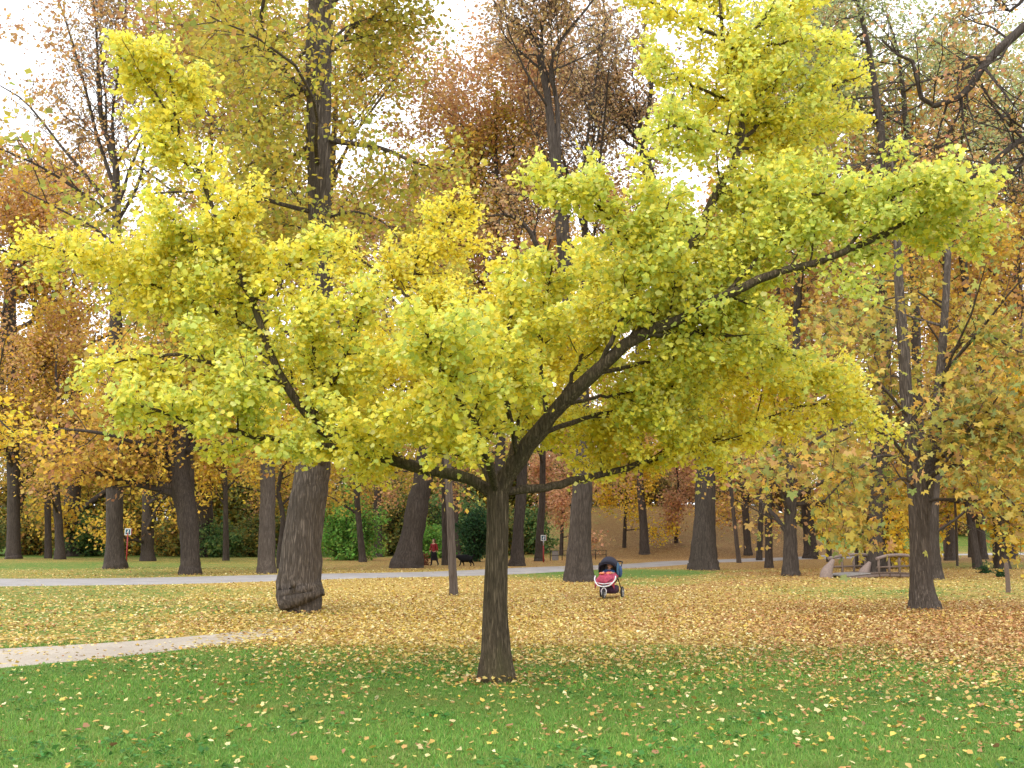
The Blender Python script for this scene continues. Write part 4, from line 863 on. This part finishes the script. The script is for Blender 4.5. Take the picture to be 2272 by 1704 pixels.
# ---- pushchair
def pushchair():
    b = ground(1350, 1328); s = b[1]/28.0
    T = thing('pushchair', 'dark three wheeled pushchair with silver front bar and pink blanket parked on the leaves', 'pushchair', b, R_(-19))
    T.scale = (1.02*s, 1.02*s, 1.02*s)
    def wheel(x, y, r, w, name):
        t = np.linspace(0, 2*math.pi, 29); pts = np.stack([0*t+x, y+np.cos(t)*(r-w), r+np.sin(t)*(r-w)], 1)
        v, f = tubes(pts[None], np.full((1, 29), w), 8); W = link(name, mesh_np(name, v, f, smooth=True), mt_['rubber'], T)
        def fn(bm):
            for k in range(5):
                a = k*2*math.pi/5; b_box_local(bm, (x, y+math.cos(a)*(r-w)*.5, r+math.sin(a)*(r-w)*.5), (w*.8, r-w, w*.7), Matrix.Rotation(a, 3, 'X'))
        bm_obj('spokes', fn, mt_['rim'], W, False)
        rim = np.stack([0*t+x, y+np.cos(t)*(r-1.9*w), r+np.sin(t)*(r-1.9*w)], 1); v, f = tubes(rim[None], np.full((1, 29), w*.55), 6); link('rim', mesh_np('rim', v, f, smooth=True), mt_['rim'], W)
        tube_obj('hub', [(x-w*1.5, y, r), (x+w*1.5, y, r)], w*.9, mt_['rim'], W, 10, spl=False)
    wheel(-.27, .36, .145, .024, 'rear_wheel'); wheel(.27, .36, .145, .024, 'rear_wheel'); wheel(0, -.46, .115, .026, 'front_wheel')
    tube_obj('axle', [(-.27, .36, .145), (.27, .36, .145)], .013, mt_['rim'], T, 8, spl=False)
    tube_obj('fork', [(-.05, -.46, .115), (-.06, -.46, .22), (0, -.44, .28), (.06, -.46, .22), (.05, -.46, .115)], .012, mt_['silver'], T, 8)
    for sx in (-1, 1):
        tube_obj('frame_tube', [(sx*.03, -.44, .27), (sx*.16, -.30, .33), (sx*.235, -.05, .46), (sx*.25, .25, .68), (sx*.25, .46, .86)], .014, mt_['black_cloth'], T, 8)
        tube_obj('rear_leg', [(sx*.245, .02, .50), (sx*.25, .2, .33), (sx*.265, .36, .145)], .014, mt_['black_cloth'], T, 8)
    tube_obj('handle', [(-.25, .46, .86), (-.23, .51, .90), (0, .54, .91), (.23, .51, .90), (.25, .46, .86)], .017, mt_['black_cloth'], T, 8)
    tube_obj('front_bar', [(-.26, -.28, .56), (-.25, -.37, .46), (-.15, -.47, .345), (0, -.51, .315), (.15, -.47, .345), (.25, -.37, .46), (.26, -.28, .56)], .016, mt_['silver'], T, 10)
    tube_obj('foot_bar', [(-.2, -.41, .405), (0, -.47, .375), (.2, -.41, .405)], .012, mt_['silver'], T, 8)
    def seat(bm):                                   # tub seat: closed shell from profile rings
        prof = [(-.38, .33, .10), (-.30, .40, .19), (-.15, .43, .21), (.05, .43, .22), (.13, .52, .22), (.22, .70, .215), (.27, .86, .19)]
        rows = []
        for y, z, w in prof: rows.append([bm.verts.new((x*w, y-abs(x)**3*.10, z+abs(x)**3*.09)) for x in np.linspace(-1, 1, 11)])
        for a, c in zip(rows[:-1], rows[1:]):
            for i in range(10): bm.faces.new((a[i], a[i+1], c[i+1], c[i]))
        bmesh.ops.solidify(bm, geom=bm.faces[:], thickness=.03)
    bm_obj('seat', seat, mt_['grey_lining'], T)
    def hood(bm):
        rows = []
        for k, a in enumerate(np.linspace(-.25, 1.9, 9)):      # fabric arches fanning back
            row = []
            for t in np.linspace(0, math.pi, 15):
                x = -.245*math.cos(t); rr = .36*(math.sin(t)**.7 if math.sin(t) > 0 else 0)
                row.append(bm.verts.new((x, .12+rr*math.sin(a-.65)*.95, .66+rr*math.cos(a-.65)*1.05)))
            rows.append(row)
        for a, c in zip(rows[:-1], rows[1:]):
            for i in range(14): bm.faces.new((a[i], a[i+1], c[i+1], c[i]))
        bmesh.ops.remove_doubles(bm, verts=bm.verts[:], dist=.002); bmesh.ops.recalc_face_normals(bm, faces=bm.faces[:]); bmesh.ops.solidify(bm, geom=bm.faces[:], thickness=.014)
    H = bm_obj('hood', hood, mt_['navy'], T)
    t = np.linspace(0, math.pi, 15); tube_obj('hood_rim', [(-.25*math.cos(q), .12-.30*max(math.sin(q), 0)**.7*.85+.02, .64+.36*max(math.sin(q), 0)**.7*.62+.0) for q in t], .018, mt_['navy'], H, 8)
    for sx in (-1, 1): ell_obj('side_panel', (sx*.235, .10, .72), (.022, .15, .17), mt_['teal' if sx > 0 else 'navy'], T)
    def basket(bm):
        b_box(bm, (0, .10, .225), (.40, .46, .20), None, .03)
    bm_obj('basket', basket, mt_['purple'], T)
    ell_obj('blue_bag', (.25, .22, .66), (.06, .11, .15), mt_['blue'], T)
    ell_obj('headrest', (0, .20, .76), (.14, .05, .14), mt_['grey_lining'], T)
    # blanket over the child's legs
    def cloth(bm):
        rows = []
        for y, z in ((-.43, .36), (-.42, .47), (-.36, .555), (-.25, .60), (-.12, .635), (.0, .665), (.06, .66)):
            rows.append([bm.verts.new((x*.255, y+abs(x)**4*.03+.02*math.sin(x*7+y*9), z-.10*abs(x)**3+.018*math.sin(x*9+z*20)-.10*max(0, abs(x)-.8))) for x in np.linspace(-1, 1, 15)])
        for a, c in zip(rows[:-1], rows[1:]):
            for i in range(14): bm.faces.new((a[i], a[i+1], c[i+1], c[i]))
        bmesh.ops.solidify(bm, geom=bm.faces[:], thickness=.02)
    bl = bm_obj('blanket', cloth, mt_['pink']); tag(bl, 'crumpled pink blanket spread over the pushchair seat', 'blanket')
    for q in (-.1, .06): ell_obj('orange_fold', (q, -.22+q*.4, .625), (.07, .05, .03), mt_['orange'], bl)
    ch = skin_obj('person', [(0, .02, .50, .085, .07), (0, .09, .60, .09, .075), (0, .14, .68, .075, .06), (.01, .135, .735, .035), (.02, .10, .78, .062, .066), (.02, .105, .835, .06, .062), (.02, .12, .87, .035),
        (-.10, .10, .67, .04), (-.15, -.02, .61, .032), (-.08, -.12, .65, .024), (.11, .10, .67, .04), (.16, -.02, .61, .032), (.09, -.12, .65, .024), (-.06, -.10, .52, .05), (-.06, -.26, .52, .04), (.06, -.10, .52, .05), (.06, -.26, .52, .04)],
        [(0, 1), (1, 2), (2, 3), (3, 4), (4, 5), (5, 6), (2, 7), (7, 8), (8, 9), (2, 10), (10, 11), (11, 12), (0, 13), (13, 14), (0, 15), (15, 16)], mt_['skin'])
    tag(ch, 'small child in blue lying back in the pushchair under the blanket', 'person')
    skin_obj('jacket', [(0, .02, .50, .09, .078), (0, .09, .60, .098, .085), (0, .14, .68, .085, .07), (-.10, .10, .67, .048), (-.15, -.02, .61, .04), (.11, .10, .67, .048), (.16, -.02, .61, .04)], [(0, 1), (1, 2), (2, 3), (3, 4), (2, 5), (5, 6)], mt_['blue'], ch)
    ell_obj('hair', (.02, .13, .835), (.066, .06, .058), mt_['hair'], ch)
    for q in (-.022, .022): ell_obj('eye', (.02+q, .037, .80), (.008, .006, .006), mt_['fur'], ch, 8, 6)
    ell_obj('nose', (.02, .032, .785), (.008, .010, .008), mt_['skin'], ch, 8, 6)
    for o in (bl, ch): o.location = T.location; o.rotation_euler = T.rotation_euler; o.scale = T.scale
def b_box_local(bm, c, s, rot):
    g = bmesh.ops.create_cube(bm, size=1.0)['verts']
    for v in g: v.co = rot @ Vector((v.co.x*s[0], v.co.y*s[1], v.co.z*s[2])) + Vector(c)
pushchair()
# ---- walking person with dark red coat
def walker():
    b = ground(962, 1256); k = 1.63/1.70
    body = skin_obj('person', [(0, 0, .92, .135, .10), (0, .01, 1.08, .12, .09), (0, .015, 1.24, .145, .10), (0, .01, 1.37, .13, .085), (0, 0, 1.45, .055), (-.01, -.02, 1.53, .075, .085), (-.01, -.015, 1.62, .075, .09), (-.01, -.01, 1.68, .045),
        (-.17, .01, 1.36, .055), (-.24, .04, 1.12, .045), (-.22, -.08, .93, .035), (-.21, -.12, .86, .03), (.17, .01, 1.36, .055), (.25, -.02, 1.13, .045), (.24, .06, .93, .035), (.23, .08, .86, .03),
        (-.09, 0, .88, .085), (-.11, -.05, .50, .06), (-.15, -.02, .10, .04), (-.17, -.12, .04, .035), (.09, 0, .88, .085), (.15, .05, .50, .06), (.26, .14, .13, .04), (.27, .05, .05, .035)],
        [(0, 1), (1, 2), (2, 3), (3, 4), (4, 5), (5, 6), (6, 7), (3, 8), (8, 9), (9, 10), (10, 11), (3, 12), (12, 13), (13, 14), (14, 15), (0, 16), (16, 17), (17, 18), (18, 19), (0, 20), (20, 21), (21, 22), (22, 23)], mt_['skin'])
    tag(body, 'person in dark red coat and black skirt walking beyond the far path', 'person')
    skin_obj('coat', [(0, 0, .84, .175, .13), (0, .01, 1.08, .15, .115), (0, .015, 1.24, .17, .125), (0, .01, 1.38, .14, .10), (0, 0, 1.44, .075), (-.17, .01, 1.36, .072), (-.25, .04, 1.12, .062), (-.23, -.08, .95, .05), (.17, .01, 1.36, .072), (.26, -.02, 1.13, .062), (.25, .06, .95, .05)],
        [(0, 1), (1, 2), (2, 3), (3, 4), (3, 5), (5, 6), (6, 7), (3, 8), (8, 9), (9, 10)], mt_['red_coat'], body)
    def skirt(bm):
        rows = []
        for z, rx, ry, ox in ((.90, .17, .13, 0), (.75, .20, .16, .01), (.55, .22, .18, .03), (.36, .25, .20, .05)):
            rows.append([bm.verts.new((ox+rx*math.cos(a)*(1+.05*math.sin(5*a)), ry*math.sin(a), z+.02*math.cos(3*a))) for a in np.linspace(0, 2*math.pi, 20, endpoint=False)])
        for a, c in zip(rows[:-1], rows[1:]):
            for i in range(20): bm.faces.new((a[i], a[(i+1) % 20], c[(i+1) % 20], c[i]))
        bmesh.ops.solidify(bm, geom=bm.faces[:], thickness=.012)
    bm_obj('skirt', skirt, mt_['dark_skirt'], body)
    for sx, pts in ((-1, [(-.11, -.05, .50, .07), (-.15, -.02, .10, .052), (-.17, -.12, .04, .045)]), (1, [(.15, .05, .50, .07), (.26, .14, .13, .052), (.27, .05, .05, .045)])):
        skin_obj('boot', pts, [(0, 1), (1, 2)], mt_['stocking'], body)
    skin_obj('hair', [(-.01, -.01, 1.71, .085), (-.01, .035, 1.64, .115), (-.01, .05, 1.52, .12), (-.01, .06, 1.38, .09)], [(0, 1), (1, 2), (2, 3)], mt_['hair'], body, sub=2)
    for q in (-.03, .03): ell_obj('eye', (-.01+q, -.10, 1.585), (.012, .008, .008), mt_['fur'], body, 8, 6)
    ell_obj('nose', (-.01, -.11, 1.555), (.012, .018, .018), mt_['skin'], body, 8, 6)
    body.location = b; body.scale = (k, k, k); body.rotation_euler = (0, 0, R_(-25))
    return body
walker()
# ---- black dog walking to the left
def dog():
    b = ground(1033, 1256.5)
    v = [(.34, 0, .52, .10, .12), (.15, 0, .50, .115, .13), (-.08, 0, .48, .13, .15), (-.27, 0, .50, .12, .15), (-.37, 0, .56, .085, .10), (-.46, 0, .61, .075, .08), (-.54, 0, .60, .055, .055), (-.62, 0, .565, .035, .035),
         (-.28, -.08, .38, .055), (-.30, -.085, .24, .035), (-.36, -.085, .08, .026), (-.40, -.085, .03, .03), (-.26, .08, .38, .055), (-.16, .085, .24, .035), (-.10, .085, .09, .026), (-.13, .085, .03, .03),
         (.33, -.08, .42, .075), (.26, -.085, .28, .045), (.36, -.085, .17, .028), (.33, -.085, .05, .024), (.29, -.085, .03, .03), (.35, .08, .42, .075), (.38, .085, .29, .045), (.50, .085, .19, .028), (.54, .085, .06, .024), (.50, .085, .03, .03),
         (.42, 0, .58, .04), (.50, 0, .68, .028), (.56, 0, .77, .02)]
    e = [(0, 1), (1, 2), (2, 3), (3, 4), (4, 5), (5, 6), (6, 7), (3, 8), (8, 9), (9, 10), (10, 11), (3, 12), (12, 13), (13, 14), (14, 15), (0, 16), (16, 17), (17, 18), (18, 19), (19, 20), (0, 21), (21, 22), (22, 23), (23, 24), (24, 25), (0, 26), (26, 27), (27, 28)]
    v = [(p[0], p[1], p[2], p[3]*1.5, (p[4] if len(p) > 4 else p[3])*(1.75 if i < 7 else 1.45)) for i, p in enumerate(v)]
    d = skin_obj('dog', v, e, mt_['fur'], None, root=2)
    tag(d, 'black dog walking in front of the dark evergreen bush', 'dog')
    for s in (-1, 1): ell_obj('ear', (-.44, s*.075, .605), (.035, .018, .065), mt_['fur'], d, 10, 8, Matrix.Rotation(.3, 3, 'Y'))
    ell_obj('nose', (-.655, 0, .575), (.018, .02, .016), mt_['rubber'], d, 8, 6)
    k = 1.13/1.2*b[1]/66; d.location = b; d.scale = (k, k, k)
dog()
# ---- signposts
def sign(px, py, top, w, label, grey):
    b = ground(px, py); m = b[1]/FPX; H = (py-top)*m; s = w*m
    T = thing('signpost', label, 'sign', b, R_(4), 'small square signs on red posts')
    if grey:
        tube_obj('post', [(0, 0, -.1), (0, 0, H*.62)], .05, mt_['red_post'], T, 10, spl=False); tube_obj('upper_post', [(0, 0, H*.60), (0, 0, H-s*.6)], .043, mt_['grey_post'], T, 10, spl=False)
    else: tube_obj('post', [(0, 0, -.1), (0, 0, H-s*.5)], .04, mt_['red_post'], T, 10, spl=False)
    z = H-s/2
    box_obj('back_box', (s*.12, .07, z), (s*1.0, .10, s*.98), mt_['red_post'], T)
    p = box_obj('panel', (0, 0, z), (s, .03, s*1.08), mt_['white'], T); box_obj('plate', (0, -.018, z), (s*.76, .012, s*.82), mt_['sign_blue'], p)
    ell_obj('pictogram_head', (s*.10, -.026, z+s*.22), (s*.09, .006, s*.09), mt_['white'], p, 10, 6)
    tube_obj('pictogram_figure', [(s*.12, -.025, z+s*.14), (s*.04, -.025, z), (-s*.14, -.025, z-s*.20)], [s*.09, s*.11, s*.05], mt_['white'], p, 8)
    tube_obj('pictogram_leg', [(s*.04, -.025, z), (s*.16, -.025, z-s*.12), (s*.14, -.025, z-s*.28)], s*.045, mt_['white'], p, 8)
sign(280, 1257, 1175, 13.5, 'small square blue pictogram sign on thin red post beside the elm trunk', False)
sign(1206, 1247.5, 1189, 11.5, 'small square pictogram sign on grey and red post before the narrow trunk', True)
# ---- low rail and stone by the slope
def rail():
    a = ground(1221, 1244); c = ground(1345, 1241); T = thing('rail_fence', 'low thin dark rail fence at the slope foot behind bare oak', 'fence', a)
    d = c-a; h = 22/FPX*a[1]
    for t in np.linspace(0, 1, 6):
        q = d*t; q[2] = gz(a[0]+q[0], a[1]+q[1])-a[2]; tube_obj('post', [(q[0], q[1], q[2]-.1), (q[0], q[1], q[2]+h)], .035, mt_['dark_wood'], T, 7, spl=False)
    for z in (.96, .5): tube_obj('rail', [(0, 0, h*z), (d[0], d[1], d[2]+h*z)], .022, mt_['dark_wood'], T, 7, spl=False)
    b = ground(1232, 1243); w = 14/FPX*b[1]
    box = bm_obj('stone_block', lambda bm: b_box(bm, (0, 0, .33), (w, w*.7, .80), None, .05), mt_['stone'], None, False); box.location = b
    tag(box, 'grey upright stone block standing by the low rail', 'block')
rail()
# ---- rustic footbridge over the ditch
def bridge():
    a = ground(1880, 1281); m = a[1]/FPX; T = thing('footbridge', 'rustic wooden footbridge with pale carved end posts and log handrails', 'bridge', a)
    ax = Vector((1.0, .42, 0)).normalized(); ay = Vector((-ax.y, ax.x, 0)); Rm = Matrix((ax, ay, (0, 0, 1))).transposed()
    L, Wd = 4.2, 1.5
    for i in range(20):
        x = -.55+i*(L/20); box_obj('plank', ax*x+Vector((0, 0, .10+.10*math.sin(math.pi*i/19))), (L/20*.93, Wd, .05), mt_['stone'] if i < 6 else mt_['wood'], T, Rm)
    for s in (-1, 1): tube_obj('beam', [ax*(-.6)+ay*s*.62+Vector((0, 0, .0)), ax*1.5+ay*s*.62+Vector((0, 0, .10)), ax*3.7+ay*s*.62], .10, mt_['pink_wood'], T, 10)
    for s, x0 in ((1, -.3), (-1, .9)):
        xs = [x0, x0+.62, x0+1.24, x0+1.86, x0+2.5] if s > 0 else [x0+.2, x0+.75, x0+1.3, x0+1.9]
        for x in xs: tube_obj('rail_post', [ax*x+ay*s*.68+Vector((0, 0, -.1)), ax*x+ay*s*.68+Vector((0, 0, .82))], .055, mt_['wood'], T, 8, spl=False)
        e0, e1 = xs[0]-.1, xs[-1]+.2
        tube_obj('handrail', [ax*e0+ay*s*.68+Vector((0, 0, .78)), ax*(e0*.7+e1*.3)+ay*s*.68+Vector((0, 0, .90)), ax*(e0*.3+e1*.7)+ay*s*.68+Vector((0, 0, .92)), ax*e1+ay*s*.68+Vector((0, 0, .84))], .07, mt_['pink_wood'], T, 9)
        tube_obj('lower_rail', [ax*e0+ay*s*.68+Vector((0, 0, .42)), ax*e1+ay*s*.68+Vector((0, 0, .46))], .04, mt_['wood'], T, 8, spl=False)
    for px, py, top, lean in ((1838, 1282, 1243, .24), (1922, 1281, 1248, .18)):
        q = ground(px, py)-a; h = (py-top)*m
        tube_obj('carved_end_post', [(q[0]-.10, q[1], -.1), (q[0]-.06, q[1], h*.3), (q[0]+lean*.35, q[1], h*.65), (q[0]+lean, q[1], h)], [.30, .25, .16, .07], mt_['pink_wood'], T, 12)
bridge()
# ---- wooden stake
b = ground(2237, 1315); h = 68/FPX*b[1]
st = tube_obj('wooden_stake', [(0, 0, -.1), (.01, 0, h*.4), (-.01, 0, h*.8), (0, 0, h)], [.075, .07, .07, .055], mt_['wood'], None, 9); st.location = b
tag(st, 'weathered grey brown wooden stake standing alone in the leaves', 'stake')
# ------------------------------------------------------------------ grass and fallen leaves
def rand_ground(n, y0, y1, r, pw=1.0, wide=.52):
    y = np.exp(r.uniform(np.log(y0), np.log(y1), n)) if pw == 0 else (r.uniform(y0**(1+pw), y1**(1+pw), n))**(1/(1+pw))
    x = r.uniform(-wide, wide, n)*(y+1.5); return x, y
def on_path(x, y):
    return in_path(x, y, P1_near, P1_far) | (in_path(x, y, P2_near, P2_far) & (x < 1e9))
def build_grass():
    r = np.random.default_rng(400); n = 235000
    x, y = rand_ground(n, 6.6, 17.5, r, 0.0)
    c, b = cover(x, y); keep = (~on_path(x, y)) & (r.uniform(0, 1, n) > (c-.45)*1.2); x, y = x[keep], y[keep]; n = len(x)
    clump = .5+.5*snoise(x, y, 5, 41); big = .5+.5*snoise(x, y, 1.1, 42)
    h = (.016+.020*clump+.016*big)*r.uniform(.6, 1.4, n); a = r.uniform(0, 6.28, n); ln = r.normal(0, .95, n)
    w = r.uniform(.0028, .0052, n)*(y/9)
    d = np.stack([np.cos(a), np.sin(a)], 1); p = np.stack([x, y, gz(x, y)-.004], 1)
    side = np.stack([-d[:, 1], d[:, 0], 0*x], 1)*w[:, None]
    tip = p+np.stack([d[:, 0]*ln*h, d[:, 1]*ln*h, h], 1)
    V = np.stack([p-side, p+side, tip], 1); F = np.arange(n*3).reshape(n, 3)
    g = palette([(.13, .28, .045, 3), (.17, .32, .06, 2), (.085, .22, .035, 2), (.23, .33, .07, 1.3), (.30, .31, .10, .7)], n, r, .15)
    dry = .5+.5*snoise(x, y, 2.6, 46); dry = np.clip((dry-.5)*2.2, 0, 1)[:, None]*r.uniform(0, 1, (n, 1))
    g = g*(1-dry)+np.array([.22, .23, .065])*dry
    g *= (.72+.48*big+.45*clump*(.4+.6*(.5+.5*snoise(x, y, 12, 47))))[:, None]
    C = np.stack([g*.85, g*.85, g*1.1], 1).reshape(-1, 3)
    o = link('grass', mesh_np('grass', V, F, C), M['grass']); tag(o, 'short green lawn grass blades', 'grass', kind='stuff')
build_grass()
def build_weeds():
    r = np.random.default_rng(402); n = 1500; x, y = rand_ground(n, 6.8, 15.5, r, 0.0); k = ~on_path(x, y) & (snoise(x, y, 1.6, 48) > .05); x, y = x[k], y[k]; n = len(x); q = 7
    X = np.repeat(x, q)+r.normal(0, .035, n*q); Y = np.repeat(y, q)+r.normal(0, .035, n*q); m = n*q
    pos = np.stack([X, Y, gz(X, Y)+r.uniform(.012, .04, m)], 1); a = r.uniform(0, 6.28, m)
    col = palette([(.07, .20, .04, 3), (.10, .26, .06, 2), (.16, .30, .07, 1), (.05, .14, .03, 1)], m, r, .15)
    me = scatter('clover', OVT, pos, r.normal(0, .35, (m, 3))+np.array([0, 0, 1.]), np.stack([np.cos(a), np.sin(a), .25+0*a], 1), r.normal(.045, .013, m).clip(.02), col, r.normal(1, .6, m))
    tag(link('clover', me, M['grass']), 'low broad leaved weeds growing in patches through the lawn', 'weeds', kind='stuff')
build_weeds()
YLIT = [(.62, .47, .15, 3), (.70, .57, .25, 2.5), (.50, .34, .09, 2), (.76, .66, .38, 1.2), (.38, .23, .09, 1.5), (.58, .41, .08, 2)]
BLIT = [(.44, .24, .09, 3), (.36, .18, .07, 2), (.50, .32, .12, 2), (.58, .43, .20, 1), (.46, .22, .11, 1)]
def build_litter():
    r = np.random.default_rng(401); P = []; C = []; S = []
    DULL = np.array([1., 1., .95])
    def batch(n, y0, y1, size, dens, pw=0.0, ex=1.0):
        x, y = rand_ground(n, y0, y1, r, pw); c, b = cover(x, y)
        c = c+.35*c*snoise(x, y, 2.2, 43)+.15*snoise(x, y, .7, 44)*(c > .1)
        on2 = in_path(x, y, P2_near, P2_far); on1 = in_path(x, y, P1_near, P1_far)
        px = project(np.stack([x, y, 0*x], 1))[0]
        c = np.where(on2, .10+.9*sstep(380, 800, px), c); c = np.where(on1, .05, c)
        k = r.uniform(0, 1, n) < np.clip(c, 0, 1)**ex*dens*sstep(y0-.1, y0*1.15+.01, y) if ex > 1 else r.uniform(0, 1, n) < c*dens; x, y, b = x[k], y[k], b[k]; m = len(x)
        isb = r.uniform(0, 1, m) < b*.9
        col = np.where(isb[:, None], palette(BLIT, m, r, .14), palette(YLIT, m, r, .12))
        P.append(np.stack([x, y, gz(x, y)], 1)); C.append(col*DULL); S.append(r.normal(size, size*.28, m).clip(size*.4))
    for o in [o for o in bpy.data.objects if o.parent is None and o.get('category') == 'tree' and 9 < o.location.y < 60 and abs(o.location.x) < o.location.y*.55]:
        tk = next((c for c in o.children if c.name.startswith('trunk')), None)     # leaves caught round the foot of each trunk
        rad = max(abs(v.co.x) for v in tk.data.vertices[:40])*o.scale[0] if tk else .4
        m = 170; a = r.uniform(0, 6.28, m); d = rad*.9+np.abs(r.normal(0, .32, m)); x = o.location.x+np.cos(a)*d; y = o.location.y+np.sin(a)*d
        b = cover(x, y)[1]; col = np.where((r.uniform(0, 1, m) < b*.9+.15)[:, None], palette(BLIT, m, r, .14), palette(YLIT, m, r, .12))
        P.append(np.stack([x, y, gz(x, y)+.05*np.exp(-(d-rad*.9)/.12)], 1)); C.append(col*.9); S.append(r.normal(.055, .012, m).clip(.03))
    batch(100000, 7.0, 22, .046, .62)
    batch(120000, 12.5, 30, .050, 1.0, ex=2.6)
    batch(85000, 21, 62, .068, .95, ex=1.6)
    P_ = np.concatenate(P); C_ = np.concatenate(C); S_ = np.concatenate(S); n = len(P_)
    nrm = r.normal(0, .30, (n, 3))+np.array([0, 0, 1.]); fwd = r.normal(0, 1, (n, 3)); fwd[:, 2] *= .2
    near = P_[:, 1] < 18; on2 = in_path(P_[:, 0], P_[:, 1], P2_near, P2_far) | in_path(P_[:, 0], P_[:, 1], P1_near, P1_far)
    P_[:, 2] += np.where(on2, .03, np.where(near, r.uniform(.012, .045, n), r.uniform(.005, .035, n)))
    curl = r.normal(1.2, 1.6, n); px, py, dep = project(P_)
    vis = (px > 15) & (px < 2257) & (py < 1692); score = np.where(vis & near, S_/dep, 0); big = np.argsort(-score)[:300]
    rest = np.ones(n, bool); rest[big] = False
    fan = rest & (P_[:, 1] < 24) & (r.uniform(0, 1, n) < .6); oth = rest & ~fan
    o = link('fallen_leaves', scatter('fallen_leaves', (GK_V-np.array([0, .5, 0]), GK_F), P_[fan], nrm[fan], fwd[fan], S_[fan], C_[fan], curl[fan]), M['litter'])
    tag(o, 'carpet of fallen yellow and brown leaves over the grass', 'leaves', kind='stuff')
    o2 = link('fallen_leaf_bits', scatter('fallen_leaf_bits', (RH_V-np.array([0, .5, 0]), RH_F), P_[oth], nrm[oth], fwd[oth], S_[oth], C_[oth], curl[oth]), M['litter'])
    tag(o2, 'scattered broken leaf pieces lying over the leaf carpet', 'leaves', kind='stuff')
    kinds = {'yellow': 'yellow fallen ginkgo leaf lying on the green lawn', 'pale': 'pale cream fallen leaf lying on the green lawn', 'brown': 'brown fallen leaf lying on the green lawn', 'amber': 'amber fallen leaf lying on the green lawn'}
    cols = {'yellow': (.60, .45, .10), 'pale': (.62, .52, .26), 'brown': (.31, .16, .085), 'amber': (.46, .30, .08)}
    var = {}
    for k, c in cols.items():
        var[k] = []
        for q in range(5):
            fanl = k in ('yellow', 'pale') or q % 2 == 0; tv, tf = ((GK_V, GK_F) if fanl else (OV_V, OV_F)); tv = tv-np.array([0, .5, 0]); tv[:, 2] *= r.uniform(-.5, 3.2)
            tv[:, 0] *= r.uniform(.75, 1.1)
            cc = np.clip(np.array(c)*(1+r.normal(0, .1)), .01, .9)
            m = mesh_np('fallen_leaf', tv, tf, np.repeat(cc[None], len(tv), 0)); m.materials.append(M['litter']); var[k].append(m)
    FR = frames(nrm[big], fwd[big]); kc = list(cols)
    for q, s in enumerate(big):
        k = kc[int(np.argmin([((C_[s]-np.array(cols[x]))**2).sum() for x in kc]))]
        o = bpy.data.objects.new('fallen_leaf', var[k][r.integers(0, 5)]); COL.objects.link(o)
        mt = Matrix([[*(FR[q][i]*S_[s]), 0] for i in range(3)]+[[0, 0, 0, 1]]); mt.translation = Vector(P_[s]); o.matrix_world = mt
        tag(o, kinds[k], 'leaf', k+' fallen leaves on the lawn')
build_litter()
